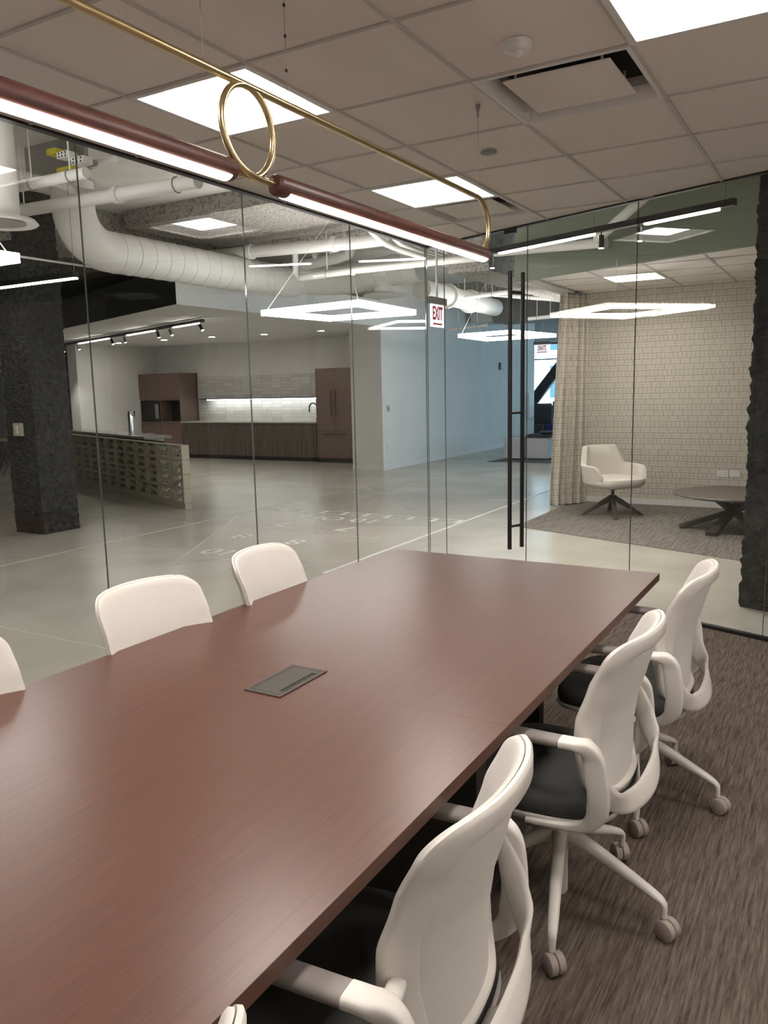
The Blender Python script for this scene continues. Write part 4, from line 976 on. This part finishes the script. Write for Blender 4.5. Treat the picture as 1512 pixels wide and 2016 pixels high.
m.add(vs+[v+off for v in vs], [(0, 1, 2, 3), (7, 6, 5, 4), (0, 4, 5, 1), (1, 5, 6, 2), (2, 6, 7, 3), (3, 7, 4, 0)])
tag(m.build('steel_brace', M_steel), 'dark diagonal steel brace in front of far windows', 'brace')
q = px(984, 721, KX); t = thing_box('fire_alarm', [('housing', (0, 0.05, -0.07, 0.07, -0.09, 0.09), mat('alarm_red', (0.12, 0.02, 0.05), 0.4))], q, 'small dark red fire alarm on the bluish corridor wall', 'alarm')
bx(0.05, 0.06, -0.03, 0.03, 0.0, 0.06).build('strobe_lens', M_white, t)
q = px(1048, 800, KX+0.0); t = thing_box('wall_panel_box', [('housing', (0, 0.08, -0.22, 0.22, -0.36, 0.36), M_duct), ('front_cover', (0.08, 0.09, -0.19, 0.19, -0.32, 0.32), M_white)], (KX, 21.55, 1.02), 'white wall-mounted box at the far end of the corridor wall', 'box')
for (x_, y_, lab) in ((764, 804, 'pale thermostat plate on the white corridor wall'), (764, 881, 'pale low outlet on the white corridor wall')):
    q = px(x_, y_, KX); t = empty('wall_plate', q, 0, lab, 'plate'); bx(0, 0.012, -0.05, 0.05, -0.065, 0.065).build('cover_plate', M_plate if y_ < 850 else M_white, t)
    if y_ < 850: bx(0.012, 0.02, -0.02, 0.02, -0.03, 0.03).build('display', M_boxgrey, t)
    else: bx(0.012, 0.014, -0.02, 0.02, -0.04, 0.04).build('socket', M_duct, t)
bd = empty('building', (-8, 42, -10), 0, 'pale office building facade outside the far windows', 'building')
bx(-14, 16, 0, 1, 0, 24).build('facade', M_facade, bd)
for k in range(9):
    for z in (8.2, 10.9, 13.4):
        bx(-12+3*k, -10.4+3*k, -0.06, 0.02, z, z+1.7).build('window', M_facwin, bd)
# wire side table far left
wt = empty('side_table', (-14.75, 10.2, 0), 0, 'small wooden-top table with black wire base, left of the dark column', 'table')
MB().lathe([(0.36, .70), (0.37, .72), (0.36, .74), (0.1, .741)], n=32).build('table_top', mat('oak', (0.32, 0.21, 0.13), 0.5), wt, True)
for k in range(14):
    a = 2*PI*k/14
    for s in (-1, 1):
        b = a+s*0.9; MB().tube([(0.30*math.cos(a), 0.30*math.sin(a), .70), (0.20*math.cos((a+b)/2), 0.20*math.sin((a+b)/2), .35), (0.30*math.cos(b), 0.30*math.sin(b), .006)], 0.006, 5).build('wire', M_black, wt)

# ------------------------------------------------------------------ floor court markings
co = empty('floor_court', (-5.36, 8.5, 0), 0, 'white painted shuffleboard court with 10 OFF lettering on the concrete', 'floor marking')
def strip(x0, y0, x1, y1, w=0.035, m_=M_paint):
    a, b = Vector((x0+5.36, y0-8.5, 0)), Vector((x1+5.36, y1-8.5, 0)); d = (b-a).normalized(); n = Vector((-d.y, d.x, 0))*w/2
    MB().prism([(v.x, v.y) for v in (a-n, b-n, b+n, a+n)], 0.0006, 0.0016).build('line', m_, co)
strip(-3.88, 5.6, -3.88, 14.0, 0.045); strip(-6.84, 1.0, -6.84, 10.4, 0.028, M_seamline); strip(-6.84, 10.42, -3.9, 10.42, 0.025, M_seamline)
strip(-6.84, 8.62, -3.90, 8.62, 0.022); strip(-6.84, 8.42, -3.90, 8.42, 0.022)
for k in range(9): strip(-6.5+0.32*k, 8.43, -6.5+0.32*k, 8.61, 0.06)
strip(-6.76, 7.88, -5.36, 5.30, 0.014, M_seamline); strip(-3.96, 7.88, -5.36, 5.30, 0.010, M_seamline)
def num(s, x, y, size): text_mesh(s, size, M_paint, 'numeral', co, Matrix.Translation((x+5.36, y-8.5, 0.0014)) @ Matrix.Rotation(PI, 4, 'Z'), 0.0003, size*0.01, 1.1)
num('10 OFF', -5.40, 8.15, 0.36); num('7', -5.78, 7.55, 0.36); num('7', -4.91, 7.57, 0.36); num('8', -5.71, 6.72, 0.36); num('8', -4.97, 6.69, 0.36); num('10', -5.36, 5.95, 0.36)
for i_, (x0, y0, x1, y1) in enumerate(((-21, 7.2, -3.3, 7.2), (-10.9, -3, -10.9, 14.5), (-21, 3.3, -3.3, 3.3))):
    struct(MB().box(min(x0, x1)-0.003, max(x0, x1)+0.003, min(y0, y1)-0.003, max(y0, y1)+0.003, 0.0002, 0.0010).build('trim_saw_cut', M_seamline))
